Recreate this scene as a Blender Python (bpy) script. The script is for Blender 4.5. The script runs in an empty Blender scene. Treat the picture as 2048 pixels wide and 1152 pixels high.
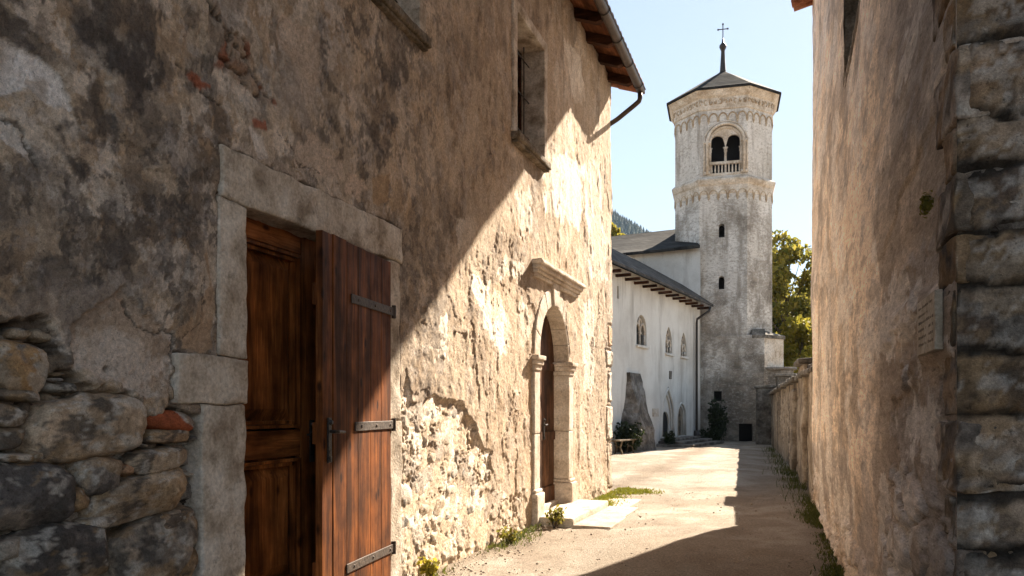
import bpy, bmesh, math, random
import numpy as np
from mathutils import Vector, Matrix, noise
random.seed(11); R = math.radians; rnd = random.uniform
SC = bpy.context.scene; COL = SC.collection
# ------------------------------------------------------------------ frames
F = 1600.0; HZ = 820.0; EYE = 1.4            # focal length and horizon row of the photograph, eye height in metres
AZ = R(19.0); S_, C_ = math.sin(AZ), math.cos(AZ)
D = 2.96                                     # camera to left wall
RW = 3.43                                    # width of the alley
SUN_AZ = R(37.5); SUN_EL = R(34.5)

def wall_uz(px, py):
    k = (px-1024)/F; t = D/(S_-k*C_)
    return t*(k*S_+C_), EYE+(HZ-py)/F*t
# ------------------------------------------------------------------ numpy noise
def _h(ix, iy, seed):
    h = (ix.astype(np.int64)*374761393 + iy.astype(np.int64)*668265263 + seed*1274126177) & 0xffffffff
    h = ((h ^ (h >> 13))*1274126177) & 0xffffffff
    h = ((h ^ (h >> 15))*2246822519) & 0xffffffff
    return (h ^ (h >> 16))/4294967296.0
def vnoise(x, y, seed=0):
    ix = np.floor(x); iy = np.floor(y); fx = x-ix; fy = y-iy
    fx = fx*fx*fx*(fx*(fx*6-15)+10); fy = fy*fy*fy*(fy*(fy*6-15)+10)
    a = _h(ix, iy, seed); b = _h(ix+1, iy, seed); c = _h(ix, iy+1, seed); d = _h(ix+1, iy+1, seed)
    return (a+(b-a)*fx)*(1-fy)+(c+(d-c)*fx)*fy
ROT = [.6]
def fbm(x, y, o=5, seed=0, g=.5):
    """about 0 mean, about -1..1"""
    s = 0; a = 1; n = 0
    for i in range(o):
        ca, sa = math.cos(ROT[0]*i), math.sin(ROT[0]*i)
        s = s+a*(vnoise((x*ca-y*sa)*2.03**i+17.3*i, (x*sa+y*ca)*2.03**i-9.1*i, seed+i*13)-.5); n += a*a; a *= g
    return s/math.sqrt(n)*2.6
def worley(x, y, seed=0, jit=.85):
    ix = np.floor(x); iy = np.floor(y)
    f1 = np.full(x.shape, 9.); f2 = np.full(x.shape, 9.); idv = np.zeros(x.shape)
    for di in (-1, 0, 1):
        for dj in (-1, 0, 1):
            cx = ix+di; cy = iy+dj
            dx = cx+.5+jit*(_h(cx, cy, seed)-.5)-x; dy = cy+.5+jit*(_h(cx, cy, seed+7)-.5)-y
            d = np.sqrt(dx*dx+dy*dy); m = d < f1
            f2 = np.where(m, f1, np.minimum(f2, d)); idv = np.where(m, _h(cx, cy, seed+3), idv); f1 = np.where(m, d, f1)
    return f1, f2, idv
def sst(a, b, x):
    t = np.clip((x-a)/(b-a), 0, 1); return t*t*(3-2*t)
def mixc(c, d, m):
    return c*(1-m[..., None])+np.asarray(d, float)*m[..., None]
def polysd(U, Z, poly):
    """signed distance in metres, positive inside"""
    P = np.array(poly); n = len(P); best = np.full(U.shape, 1e9); ins = np.zeros(U.shape, bool)
    for i in range(n):
        a = P[i]; b = P[(i+1) % n]; e = b-a; L = e@e+1e-12
        t = np.clip(((U-a[0])*e[0]+(Z-a[1])*e[1])/L, 0, 1)
        best = np.minimum(best, np.hypot(U-a[0]-t*e[0], Z-a[1]-t*e[1]))
        c = ((a[1] > Z) != (b[1] > Z)) & (U < (b[0]-a[0])*(Z-a[1])/(b[1]-a[1]+1e-12)+a[0]); ins ^= c
    return np.where(ins, best, -best)
# ------------------------------------------------------------------ mesh helpers
class MB:
    def __init__(s): s.v = []; s.f = []; s.c = None
    def add(s, vs, fs):
        o = len(s.v); s.v += [tuple(p) for p in vs]; s.f += [tuple(i+o for i in f) for f in fs]
    def build(s, name, m, parent=None, smooth=False, loc=None, rz=0, cols=None):
        me = bpy.data.meshes.new(name); me.from_pydata(s.v, [], s.f)
        if smooth: me.polygons.foreach_set('use_smooth', [True]*len(me.polygons))
        if m: me.materials.append(m)
        if cols is not None:
            ca = me.color_attributes.new('Col', 'FLOAT_COLOR', 'POINT'); cc = np.ones((len(s.v), 4), np.float32); cc[:, :3] = cols; ca.data.foreach_set('color', cc.ravel())
        o = bpy.data.objects.new(name, me); COL.objects.link(o)
        if parent: o.parent = parent
        if loc: o.location = loc
        o.rotation_euler.z = rz
        me.update(); return o
def box(mb, x0, x1, y0, y1, z0, z1):
    mb.add([(x, y, z) for z in (z0, z1) for y in (y0, y1) for x in (x0, x1)],
           [(0, 2, 3, 1), (4, 5, 7, 6), (0, 1, 5, 4), (2, 6, 7, 3), (0, 4, 6, 2), (1, 3, 7, 5)])
def rbox(mb, x0, x1, y0, y1, z0, z1, r=.012, step=.05, amp=.006, fr=9, warp=None):
    """stone block with rounded edges and an uneven face"""
    lo = Vector((x0, y0, z0)); hi = Vector((x1, y1, z1)); key = {}; vs = []; fs = []
    r = min(r, .49*min(hi-lo))
    def vid(p):
        k = (round(p[0], 5), round(p[1], 5), round(p[2], 5))
        if k not in key:
            q = Vector([min(max(p[i], lo[i]+r), hi[i]-r) for i in range(3)]); d = Vector(p)-q
            n = q+d.normalized()*r if d.length > 1e-9 else Vector(p)
            n += noise.noise_vector(Vector(k)*fr)*amp + noise.noise_vector(Vector(k)*fr*3.1)*amp*.45
            key[k] = len(vs); vs.append(warp(n) if warp else n)
        return key[k]
    def lin(a, b):
        n = max(2, int((b-a)/step)+1); xs = [a+(b-a)*i/n for i in range(n+1)]
        return xs[:1]+[a+r*.35, a+r]+[x for x in xs[1:-1] if a+r*1.5 < x < b-r*1.5]+[b-r, b-r*.35]+xs[-1:]
    X, Y, Z = lin(x0, x1), lin(y0, y1), lin(z0, z1)
    def face(A, B, fn, flip):
        for i in range(len(A)-1):
            for j in range(len(B)-1):
                q = [vid(fn(A[i], B[j])), vid(fn(A[i+1], B[j])), vid(fn(A[i+1], B[j+1])), vid(fn(A[i], B[j+1]))]
                fs.append(q[::-1] if flip else q)
    face(Y, Z, lambda a, b: (x1, a, b), False); face(Y, Z, lambda a, b: (x0, a, b), True)
    face(X, Z, lambda a, b: (a, y0, b), False); face(X, Z, lambda a, b: (a, y1, b), True)
    face(X, Y, lambda a, b: (a, b, z1), False); face(X, Y, lambda a, b: (a, b, z0), True)
    mb.add(vs, fs)
def tube(mb, pts, rs, n=8, caps=True):
    pts = [Vector(p) for p in pts]
    if not hasattr(rs, '__len__'): rs = [rs]*len(pts)
    vs = []; prev = None
    for i, p in enumerate(pts):
        d = (pts[min(i+1, len(pts)-1)]-pts[max(i-1, 0)]).normalized()
        a = Vector((0, 0, 1)) if abs(d.z) < .9 else Vector((1, 0, 0))
        if prev is not None: a = prev
        s = d.cross(a).normalized(); t = s.cross(d).normalized(); prev = t
        vs += [p+(s*math.cos(2*math.pi*k/n)+t*math.sin(2*math.pi*k/n))*rs[i] for k in range(n)]
    fs = [(i*n+k, i*n+(k+1) % n, (i+1)*n+(k+1) % n, (i+1)*n+k) for i in range(len(pts)-1) for k in range(n)]
    if caps: fs += [tuple(range(n-1, -1, -1)), tuple((len(pts)-1)*n+k for k in range(n))]
    mb.add(vs, fs)
def prism(mb, poly, z0, z1):
    n = len(poly)
    mb.add([(x, y, z0) for x, y in poly]+[(x, y, z1) for x, y in poly],
           [tuple(range(n-1, -1, -1)), tuple(range(n, 2*n))]+[(i, (i+1) % n, n+(i+1) % n, n+i) for i in range(n)])
def loft(mb, rings, cap=True):
    n = len(rings[0]); vs = [p for r in rings for p in r]
    fs = [(i*n+k, i*n+(k+1) % n, (i+1)*n+(k+1) % n, (i+1)*n+k) for i in range(len(rings)-1) for k in range(n)]
    if cap: fs += [tuple(range(n-1, -1, -1)), tuple((len(rings)-1)*n+k for k in range(n))]
    mb.add(vs, fs)
def top_of(o, x):
    cx, hw, zb, zs, kind = o; d = min(abs(x-cx), hw)
    if kind == 'round': return zs+math.sqrt(max(hw*hw-d*d, 0))
    if kind == 'point': return zs+math.sqrt(max((2*hw)**2-(d+hw)**2, 0))
    return zs
def panel(mb, x0, x1, z0, z1, ops, depth, fn, step=.6):
    """flat wall with openings and their reveals; fn(x, z, d) gives the point d metres behind the face"""
    xs = {x0, x1}
    for i in range(1, int((x1-x0)/step)): xs.add(x0+i*step)
    for o in ops:
        for i in range(17): xs.add(o[0]+o[1]*math.cos(math.pi*i/16))
    xs = sorted(xs); xs = [x for i, x in enumerate(xs) if i == 0 or x-xs[i-1] > 1e-5]
    def quad(a, b, c, d): mb.add([a, b, c, d], [(0, 1, 2, 3)])
    for a, b in zip(xs[:-1], xs[1:]):
        m = (a+b)/2; za = zb_ = z0
        for o in sorted([o for o in ops if abs(m-o[0]) < o[1]], key=lambda o: o[2]):
            quad(fn(a, za, 0), fn(b, zb_, 0), fn(b, o[2], 0), fn(a, o[2], 0))
            quad(fn(a, o[2], 0), fn(b, o[2], 0), fn(b, o[2], depth), fn(a, o[2], depth))
            za, zb_ = top_of(o, a), top_of(o, b)
            quad(fn(b, zb_, 0), fn(a, za, 0), fn(a, za, depth), fn(b, zb_, depth))
        quad(fn(a, za, 0), fn(b, zb_, 0), fn(b, z1, 0), fn(a, z1, 0))
    for o in ops:
        for sg in (-1, 1):
            x = o[0]+sg*o[1]; t = top_of(o, x); q = [fn(x, o[2], 0), fn(x, t, 0), fn(x, t, depth), fn(x, o[2], depth)]
            quad(*(q if sg < 0 else q[::-1]))
def empty(name, loc, rz, label, cat, group=None):
    o = bpy.data.objects.new(name, None); COL.objects.link(o); o.location = loc; o.rotation_euler.z = rz
    o.empty_display_size = .3; return tag(o, label, cat, group)
def tag(o, label=None, cat=None, group=None, kind=None):
    for k, v in (('label', label), ('category', cat), ('group', group), ('kind', kind)):
        if v: o[k] = v
    return o
def grid_mesh(name, us, zs, P, colr, keep, mat, parent, flip=False):
    nu, nz = len(us), len(zs)
    me = bpy.data.meshes.new(name)
    idx = np.arange(nu*nz).reshape(nu, nz)
    q = np.stack([idx[:-1, :-1], idx[1:, :-1], idx[1:, 1:], idx[:-1, 1:]], -1)
    if flip: q = q[..., ::-1]
    q = q[keep]
    used = np.zeros(nu*nz, bool); used[q.ravel()] = True
    remap = np.cumsum(used)-1; q = remap[q]
    V = P.reshape(-1, 3)[used]
    me.vertices.add(len(V)); me.vertices.foreach_set('co', V.astype(np.float32).ravel())
    me.loops.add(q.size); me.loops.foreach_set('vertex_index', q.astype(np.int32).ravel())
    me.polygons.add(len(q)); me.polygons.foreach_set('loop_start', np.arange(0, q.size, 4, dtype=np.int32))
    me.polygons.foreach_set('use_smooth', np.ones(len(q), bool))
    me.update(calc_edges=True); me.validate()
    ca = me.color_attributes.new('Col', 'FLOAT_COLOR', 'POINT')
    cc = np.ones((len(V), 4), np.float32); cc[:, :3] = np.clip(colr.reshape(-1, 3)[used], .012, 1.)
    ca.data.foreach_set('color', cc.ravel())
    me.materials.append(mat)
    o = bpy.data.objects.new(name, me); COL.objects.link(o)
    if parent: o.parent = parent
    return o
def steps(*seg):
    """steps((a, b, d), (b, c, e)) -> sample positions"""
    xs = []
    for a, b, d in seg:
        n = max(1, int(round((b-a)/d))); xs += [a+(b-a)*i/n for i in range(n)]
    return np.array(xs+[seg[-1][1]])
# ------------------------------------------------------------------ materials
class NT:
    def __init__(s, name):
        s.m = bpy.data.materials.new(name); s.m.use_nodes = True; s.t = s.m.node_tree; s.t.nodes.clear()
        s.out = s.n('ShaderNodeOutputMaterial'); s.b = s.n('ShaderNodeBsdfPrincipled'); s.l(s.b.outputs[0], s.out.inputs[0])
        s.tc = s.n('ShaderNodeTexCoord').outputs['Object']
    def n(s, t, **k):
        x = s.t.nodes.new(t)
        for a, b in k.items(): setattr(x, a, b)
        return x
    def l(s, a, b): s.t.links.new(a, b)
    def val(s, sock, v):
        if hasattr(v, 'is_output'): s.l(v, sock)
        else: sock.default_value = v
    def mapped(s, sc=(1, 1, 1), rot=(0, 0, 0), src=None):
        x = s.n('ShaderNodeMapping'); s.l(src or s.tc, x.inputs[0]); x.inputs['Scale'].default_value = sc; x.inputs['Rotation'].default_value = rot
        return x.outputs[0]
    def noise(s, sc, det=6, vec=None, rough=.6, dist=0):
        x = s.n('ShaderNodeTexNoise'); s.l(vec or s.tc, x.inputs['Vector']); x.inputs['Scale'].default_value = sc
        x.inputs['Detail'].default_value = det; x.inputs['Roughness'].default_value = rough; x.inputs['Distortion'].default_value = dist
        return x.outputs['Fac']
    def ramp(s, f, *st):
        x = s.n('ShaderNodeValToRGB'); s.l(f, x.inputs[0]); e = x.color_ramp.elements
        while len(e) < len(st): e.new(.5)
        for i, (p, c) in enumerate(st):
            e[i].position = p; e[i].color = (c, c, c, 1) if not hasattr(c, '__len__') else (*c, 1)
        return x.outputs[0]
    def mix(s, f, a, b, mode='MIX'):
        x = s.n('ShaderNodeMix', data_type='RGBA', blend_type=mode)
        s.val(x.inputs[0], f)
        for k, v in ((6, a), (7, b)): s.val(x.inputs[k], v if hasattr(v, 'is_output') else (*v, 1) if hasattr(v, '__len__') else (v, v, v, 1))
        return x.outputs[2]
    def math(s, op, a, b=0.):
        x = s.n('ShaderNodeMath', operation=op); s.val(x.inputs[0], a); s.val(x.inputs[1], b); return x.outputs[0]
    def bump(s, h, st=.3, d=.02, nrm=None):
        x = s.n('ShaderNodeBump'); s.l(h, x.inputs['Height']); x.inputs['Strength'].default_value = st; x.inputs['Distance'].default_value = d
        if nrm: s.l(nrm, x.inputs['Normal'])
        return x.outputs[0]
    def attr(s, name): return s.n('ShaderNodeAttribute', attribute_name=name).outputs['Color']
    def done(s, col, rough=.9, nrm=None, spec=.25, **k):
        s.val(s.b.inputs['Base Color'], col if hasattr(col, 'is_output') else (*col, 1)); s.val(s.b.inputs['Roughness'], rough)
        s.b.inputs['Specular IOR Level'].default_value = spec
        if nrm: s.l(nrm, s.b.inputs['Normal'])
        for a, b in k.items(): s.val(s.b.inputs[a], b)
        return s.m
def m_wall(name, fine=38, bs=.55, sy=1.):
    t = NT(name); c = t.attr('Col'); t.tc = t.mapped((1, sy, 1))
    a = t.noise(fine, 8, rough=.75); b = t.noise(fine*4.5, 4, rough=.75); d = t.noise(7, 9, rough=.72)
    c = t.mix(1., c, t.ramp(a, (.30, .62), (.70, 1.44)), 'MULTIPLY'); c = t.mix(1., c, t.ramp(b, (.3, .70), (.7, 1.32)), 'MULTIPLY')
    c = t.mix(1., c, t.ramp(d, (.34, (.84, .82, .80)), (.66, (1.15, 1.16, 1.18))), 'MULTIPLY')
    pit = t.ramp(t.noise(fine*1.7, 3), (.30, .45), (.37, 1.))
    c = t.mix(.8, c, pit, 'MULTIPLY')
    h = t.math('ADD', t.math('MULTIPLY', a, 1.), t.math('MULTIPLY', b, .35)); h = t.math('ADD', h, t.math('MULTIPLY', pit, .25))
    return t.done(c, .93, t.bump(h, bs, .03), .15)
def m_stone(name, c1, c2, c3, sc=2.5, fine=30, bs=.5, streak=1., rough=.9):
    t = NT(name); v = t.mapped((1, 1, streak))
    n1 = t.noise(sc, 8, v, .65); n2 = t.noise(fine, 7, None, .7); n3 = t.noise(sc*3.3, 6, v, .7)
    c = t.ramp(n1, (.36, c1), (.49, c2), (.62, c3))
    c = t.mix(1., c, t.ramp(n2, (.3, .68), (.7, 1.28)), 'MULTIPLY')
    c = t.mix(t.ramp(n3, (.56, 0.), (.70, .65)), c, tuple(x*.45 for x in c1))
    return t.done(c, rough, t.bump(t.math('ADD', n2, t.math('MULTIPLY', n3, .7)), bs, .03), .2)
def m_wood(name, dark, mid, light, ax=2, gl=.42, sc=1.):
    t = NT(name); s = [38*sc]*3; s[ax] = 2.2*sc
    v = t.mapped(tuple(s)); s2 = [9*sc]*3; s2[ax] = .9*sc
    g = t.noise(1., 7, v, .65, 1.2); w = t.noise(1., 5, t.mapped(tuple(s2)), .6, .5); bl = t.noise(3.2, 5, None, .6)
    c = t.ramp(g, (.25, dark), (.52, mid), (.8, light))
    c = t.mix(t.ramp(w, (.38, .85), (.62, 0.)), c, tuple(x*.6 for x in dark))
    c = t.mix(1., c, t.ramp(bl, (.3, .45), (.7, 1.45)), 'MULTIPLY')
    s3 = [7*sc]*3; s3[ax] = 3.2*sc
    vo = t.n('ShaderNodeTexVoronoi'); t.l(t.mapped(tuple(s3)), vo.inputs['Vector']); vo.inputs['Scale'].default_value = 1.
    c = t.mix(t.ramp(vo.outputs['Distance'], (.07, .9), (.16, 0.)), c, tuple(x*.35 for x in dark))
    return t.done(c, t.ramp(bl, (.3, gl+.14), (.7, gl-.06)), t.bump(g, .22, .01), .12)
def m_plain(name, c, rough=.6, metal=0., nz=20, var=.3, bs=.1):
    t = NT(name); n = t.noise(nz, 6)
    col = t.mix(1., c, t.ramp(n, (.3, 1-var), (.7, 1+var)), 'MULTIPLY')
    return t.done(col, rough, t.bump(n, bs, .01), .4, Metallic=metal)
def m_slate(name, c1, c2, sx=3.5, sy=5., ax='xz'):
    t = NT(name)
    sep = t.n('ShaderNodeSeparateXYZ'); t.l(t.tc, sep.inputs[0]); cb = t.n('ShaderNodeCombineXYZ')
    t.l(t.math('ADD', sep.outputs[0], sep.outputs[1]), cb.inputs[0]); t.l(sep.outputs[2], cb.inputs[1])
    br = t.n('ShaderNodeTexBrick'); t.l(cb.outputs[0], br.inputs['Vector']); br.inputs['Scale'].default_value = 1.
    br.inputs['Brick Width'].default_value = 1/sx; br.inputs['Row Height'].default_value = 1/sy; br.inputs['Mortar Size'].default_value = .012
    br.inputs['Color1'].default_value = (*c1, 1); br.inputs['Color2'].default_value = (*c2, 1); br.inputs['Mortar'].default_value = (*[x*.35 for x in c1], 1)
    n = t.noise(1.6, 7); n2 = t.noise(22, 5)
    c = t.mix(1., br.outputs['Color'], t.ramp(n, (.3, .55), (.7, 1.6)), 'MULTIPLY')
    c = t.mix(t.ramp(n2, (.6, 0.), (.72, .5)), c, tuple(2.2*x for x in c2))
    return t.done(c, .85, t.bump(t.math('ADD', br.outputs['Fac'], n2), -.5, .04), .12)
def m_leaf(name, c1, c2, tr=.5):
    t = NT(name); a = t.attr('Col'); sep = t.n('ShaderNodeSeparateColor'); t.l(a, sep.inputs[0])
    c = t.ramp(sep.outputs[0], (0., c1), (1., c2)); t.done(c, .6, None, .3)
    tl = t.n('ShaderNodeBsdfTranslucent'); t.l(c, tl.inputs[0]); mx = t.n('ShaderNodeMixShader'); mx.inputs[0].default_value = tr
    t.l(t.b.outputs[0], mx.inputs[1]); t.l(tl.outputs[0], mx.inputs[2]); t.l(mx.outputs[0], t.out.inputs[0]); return t.m
M = {}
M['wall'] = m_wall('lime_plaster', 38, .75)
M['wall2'] = m_wall('old_render', 34, .4, .22); M['rough'] = m_wall('rough_stone', 30, .6)
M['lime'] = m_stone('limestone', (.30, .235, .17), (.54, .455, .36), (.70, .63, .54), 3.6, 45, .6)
M['limelit'] = m_stone('sunlit_limestone', (.42, .34, .26), (.60, .51, .41), (.72, .65, .56), 3., 40, .5)  # copy of the limestone, made paler to put sunlight into its colour
M['sill'] = m_stone('sill_stone', (.09, .07, .045), (.20, .155, .105), (.30, .25, .19), 5, 40, .7)
M['leafwood'] = m_wood('varnished_door_wood', (.09, .026, .007), (.30, .095, .024), (.52, .20, .06))
M['rail'] = m_wood('varnished_rail_wood', (.09, .026, .007), (.32, .10, .026), (.52, .20, .06), 1)
M['plank'] = m_wood('shutter_wood', (.05, .015, .005), (.20, .062, .015), (.38, .15, .042), 2, .62)
M['oldwood'] = m_wood('old_door_wood', (.05, .024, .012), (.13, .06, .028), (.23, .12, .06), 2, .6)
M['rafter'] = m_wood('rafter_wood', (.03, .014, .008), (.09, .038, .02), (.16, .075, .04), 0, .8)
M['board'] = m_wood('roof_boards', (.09, .032, .014), (.22, .085, .04), (.34, .16, .09), 1, .8)
M['greywood'] = m_wood('weathered_wood', (.12, .09, .06), (.26, .20, .13), (.4, .33, .24), 1, .8)
M['iron'] = m_plain('wrought_iron', (.045, .038, .034), .42, .6, 60, .5, .35)
M['rust'] = m_plain('rusted_strap', (.075, .055, .042), .62, .25, 45, .6, .5)
M['gutter'] = m_plain('gutter_metal', (.07, .052, .044), .45, .6, 12, .3, .1)
M['tile'] = m_stone('roof_tile', (.16, .06, .03), (.28, .11, .06), (.38, .19, .12), 4, 40, .4)
M['dark'] = m_plain('dark_interior', (.012, .010, .009), .9)
M['glass'] = m_plain('window_glass', (.03, .035, .04), .05, 0, 2, .1, 0)
M['slate'] = m_slate('slate_roof', (.014, .0135, .013), (.045, .042, .038))
M['slatelit'] = m_slate('sunlit_slate_roof', (.04, .037, .034), (.10, .088, .076), 4, 4)  # lighter copy of the slate, with sunlight put into the colour
SKY_STR, SUN_STR, EXPO, SKY_SAT = .095, 4.7, 2.1, 1.0
# ================================================================== OLD HOUSE (left)
O = (-C_*D, S_*D, 0)
house = empty('old_house', O, -AZ, 'tall weathered plaster house with an ajar wooden door, rubble base and projecting tiled eave', 'house')
DU0, DU1, DZ = 3.86, 5.60, 2.58              # main door opening
AU, AR, AZS = 10.32, .70, 2.08               # arched door: centre, radius, springing height
WIN = [(8.74, 9.82, 4.60, 6.0), (5.06, 6.14, 4.60, 6.0)]
UC, ZT = 14.0, 7.25                          # far corner, wall top
us = steps((-4, 1.0, .12), (1.0, 1.9, .02), (1.9, 4.2, .0075), (4.2, 6.2, .0105), (6.2, 9.0, .0155), (9.0, UC, .021))
zs = steps((-.1, 3.1, .0085), (3.1, ZT, .019))
U, Z = np.meshgrid(us, zs, indexing='ij')
nb = fbm(U*.55, Z*.55, 4, 1); nm = fbm(U*1.9, Z*1.9, 6, 2, .6); nf = fbm(U*8, Z*8, 5, 3, .6); nx = fbm(U*28, Z*28, 3, 4)
stk = fbm(U*4.5, Z*.8, 6, 5, .6); stk2 = fbm(U*12, Z*2.0, 5, 6, .6); nc = fbm(U*1.25+.1*stk, Z*.95, 6, 7, .55)
wob = fbm(U*3.2, Z*3.2, 6, 8, .62); wob2 = fbm(U*6.5+5, Z*6.5, 5, 9, .65)
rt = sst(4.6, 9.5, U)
def pm(poly, soft=.015, amp=.07):
    P = [wall_uz(*p) for p in poly]
    return sst(-soft, soft, polysd(U, Z, P)+amp*.6*wob+amp*.4*wob2)
# --- colours of the render coats
up = sst(1.2, 2.6, Z)
# new coat colours: grey brown near, tan towards the corner
base = np.zeros(U.shape+(3,))
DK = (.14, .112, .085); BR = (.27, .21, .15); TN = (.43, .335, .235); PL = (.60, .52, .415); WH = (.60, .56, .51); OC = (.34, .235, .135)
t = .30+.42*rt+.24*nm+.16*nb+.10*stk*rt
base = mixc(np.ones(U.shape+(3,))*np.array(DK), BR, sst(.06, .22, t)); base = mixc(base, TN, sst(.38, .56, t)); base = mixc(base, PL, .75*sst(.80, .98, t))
base = mixc(base, OC, .40*sst(.25, .8, fbm(U*2.6+31, Z*2.2, 5, 21))*(1-.4*rt))
cm = sst(-.03, .03, nc-.05+.12*wob2*.4)                       # where the thin top coat survives
hgt = .018*nb+.007*nm+.0036*nf+0.0016*nx+.010*cm+rt*(.0022*stk2+.0018*stk)
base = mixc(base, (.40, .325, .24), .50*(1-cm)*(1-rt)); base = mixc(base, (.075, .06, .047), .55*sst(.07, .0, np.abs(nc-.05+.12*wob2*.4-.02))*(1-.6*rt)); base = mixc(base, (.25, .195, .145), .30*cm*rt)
for sc_, th, al, cl, dh, sd, lim in ((1.5, .30, .55, (.42, .345, .26), -.003, 801, 1), (2.3, .38, .50, (.135, .11, .088), .002, 802, 1-.6*rt), (3.4, .42, .55, (.50, .425, .335), -.003, 803, 1),
        (4.6, .45, .55, (.33, .23, .14), -.002, 804, 1), (6.5, .50, .55, (.56, .49, .41), -.002, 805, 1), (5.2, .50, .55, (.10, .082, .066), -.003, 806, 1-.7*rt)):
    m = sst(-.035, .035, fbm(U*sc_+sd, Z*sc_*.85, 7, sd, .56)-th)*al*lim*(1-.5*sst(3.8, 6., U)); base = mixc(base, cl, m); hgt = hgt+dh*m/al
# speckled lichen and soot on the near, damp half
sp = sst(.38, .50, fbm(U*9+3, Z*8, 5, 31, .7))*(1-rt)
base = mixc(base, (.055, .047, .042), .62*sp*sst(-.5, .5, nb+.25*up))
sp2 = sst(.50, .60, fbm(U*11+13, Z*11, 5, 33, .7))*(1-.6*rt)
base = mixc(base, (.36, .33, .30), .32*sp2)
# large soot stains
for poly, a in (([(-300, -60), (95, -60), (110, 60), (40, 100), (-300, 130)], .7), ([(60, -60), (350, -80), (330, 80), (270, 130), (150, 110), (95, 90)], .78),
                ([(110, 60), (210, 80), (260, 170), (240, 300), (160, 330), (150, 230), (120, 150)], .75), ([(-200, 290), (120, 300), (170, 420), (120, 560), (-200, 600)], .45),
                ([(150, 480), (420, 440), (430, 560), (330, 600), (250, 610), (60, 640), (40, 560)], .5), ([(180, 330), (330, 300), (420, 350), (420, 460), (200, 450)], .35),
                ([(270, 90), (440, 120), (420, 180), (330, 170)], .6), ([(760, 60), (840, 60), (830, 170), (815, 240), (800, 170), (780, 260), (765, 340), (755, 200)], .72),
                ([(930, 110), (955, 100), (958, 160), (940, 165)], .4), ([(800, 390), (935, 350), (925, 470), (870, 520), (830, 600), (806, 560)], .42),
                ([(955, 250), (1000, 270), (985, 330), (960, 320)], .4), ([(1040, 420), (1100, 300), (1110, 480), (1060, 480)], .3)):
    base = mixc(base, (.062, .052, .045), a*pm(poly, .05, .26)*(.55+.45*sst(-.15, .15, wob2)))
# drips below the eave and the sills
base = mixc(base, (.11, .085, .065), .45*rt*sst(.25, .9, stk)*sst(3.2, 6.5, Z))
def patch(poly, c, a=1., soft=.012, amp=.06, dh=0., mott=None):
    global base, hgt
    m = pm(poly, soft, amp); cc = np.ones(U.shape+(3,))*np.array(c)
    if mott is not None: cc = mixc(cc, mott, .7*sst(.1, .5, wob+.3*wob2))
    base = base*(1-a*m[..., None])+cc*a*m[..., None]; hgt = hgt+dh*m; return m
patch([(-40, 95), (20, 85), (70, 110), (125, 140), (148, 190), (146, 228), (95, 205), (60, 175), (20, 190), (-40, 200)], (.56, .525, .485), 1., .006, .035, -.012, (.33, .28, .23))
patch([(-40, 205), (20, 215), (60, 270), (62, 310), (30, 300), (-40, 290)], (.50, .46, .41), .95, .008, .04, -.012, (.26, .2, .14))
patch([(565, 30), (640, 60), (640, 120), (650, 200), (610, 190), (590, 110), (560, 90)], (.40, .31, .23), .75, .012, .07, -.004)
patch([(585, 275), (620, 260), (660, 300), (690, 320), (685, 360), (640, 350), (620, 330), (585, 320)], (.44, .35, .265), .85, .008, .06, -.006)
patch([(690, 345), (725, 350), (740, 385), (715, 400), (690, 380)], (.46, .36, .27), .85, .008, .04, -.005)
patch([(735, 350), (775, 345), (772, 400), (745, 410)], (.33, .225, .13), .8, .008, .03, -.005)
patch([(500, 258), (520, 275), (532, 310), (518, 312), (508, 290)], (.55, .50, .44), .95, .006, .03, -.006)
patch([(410, 480), (425, 560), (425, 700), (400, 712), (360, 700), (350, 655), (385, 620), (415, 570), (400, 510)], (.32, .225, .145), .92, .006, .03, .004, (.38, .29, .2))
patch([(430, 365), (432, 300), (520, 340), (620, 390), (610, 370), (480, 290), (440, 270)], (.33, .26, .2), .5)
patch([(240, 590), (268, 612), (275, 640), (345, 660), (352, 720), (330, 790), (280, 790), (150, 735), (135, 690), (150, 660), (180, 640)], (.44, .375, .31), .92, .008, .05, -.02, (.30, .22, .15))
patch([(20, 600), (120, 590), (240, 585), (150, 655), (60, 630), (10, 640)], (.25, .205, .165), .6, .03, .06)
patch([(555, 100), (640, 190), (650, 250), (560, 230)], (.37, .31, .25), .5, .05, .1)
for poly, c in (([(375, 140), (400, 150), (421, 172), (400, 178), (378, 160)], (.26, .085, .045)), ([(436, 100), (450, 96), (500, 132), (498, 152), (470, 140), (438, 118)], (.20, .075, .04)),
                ([(503, 240), (528, 244), (528, 258), (506, 254)], (.26, .10, .06))):
    patch(poly, c, .95, .006, .015, .004)
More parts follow.
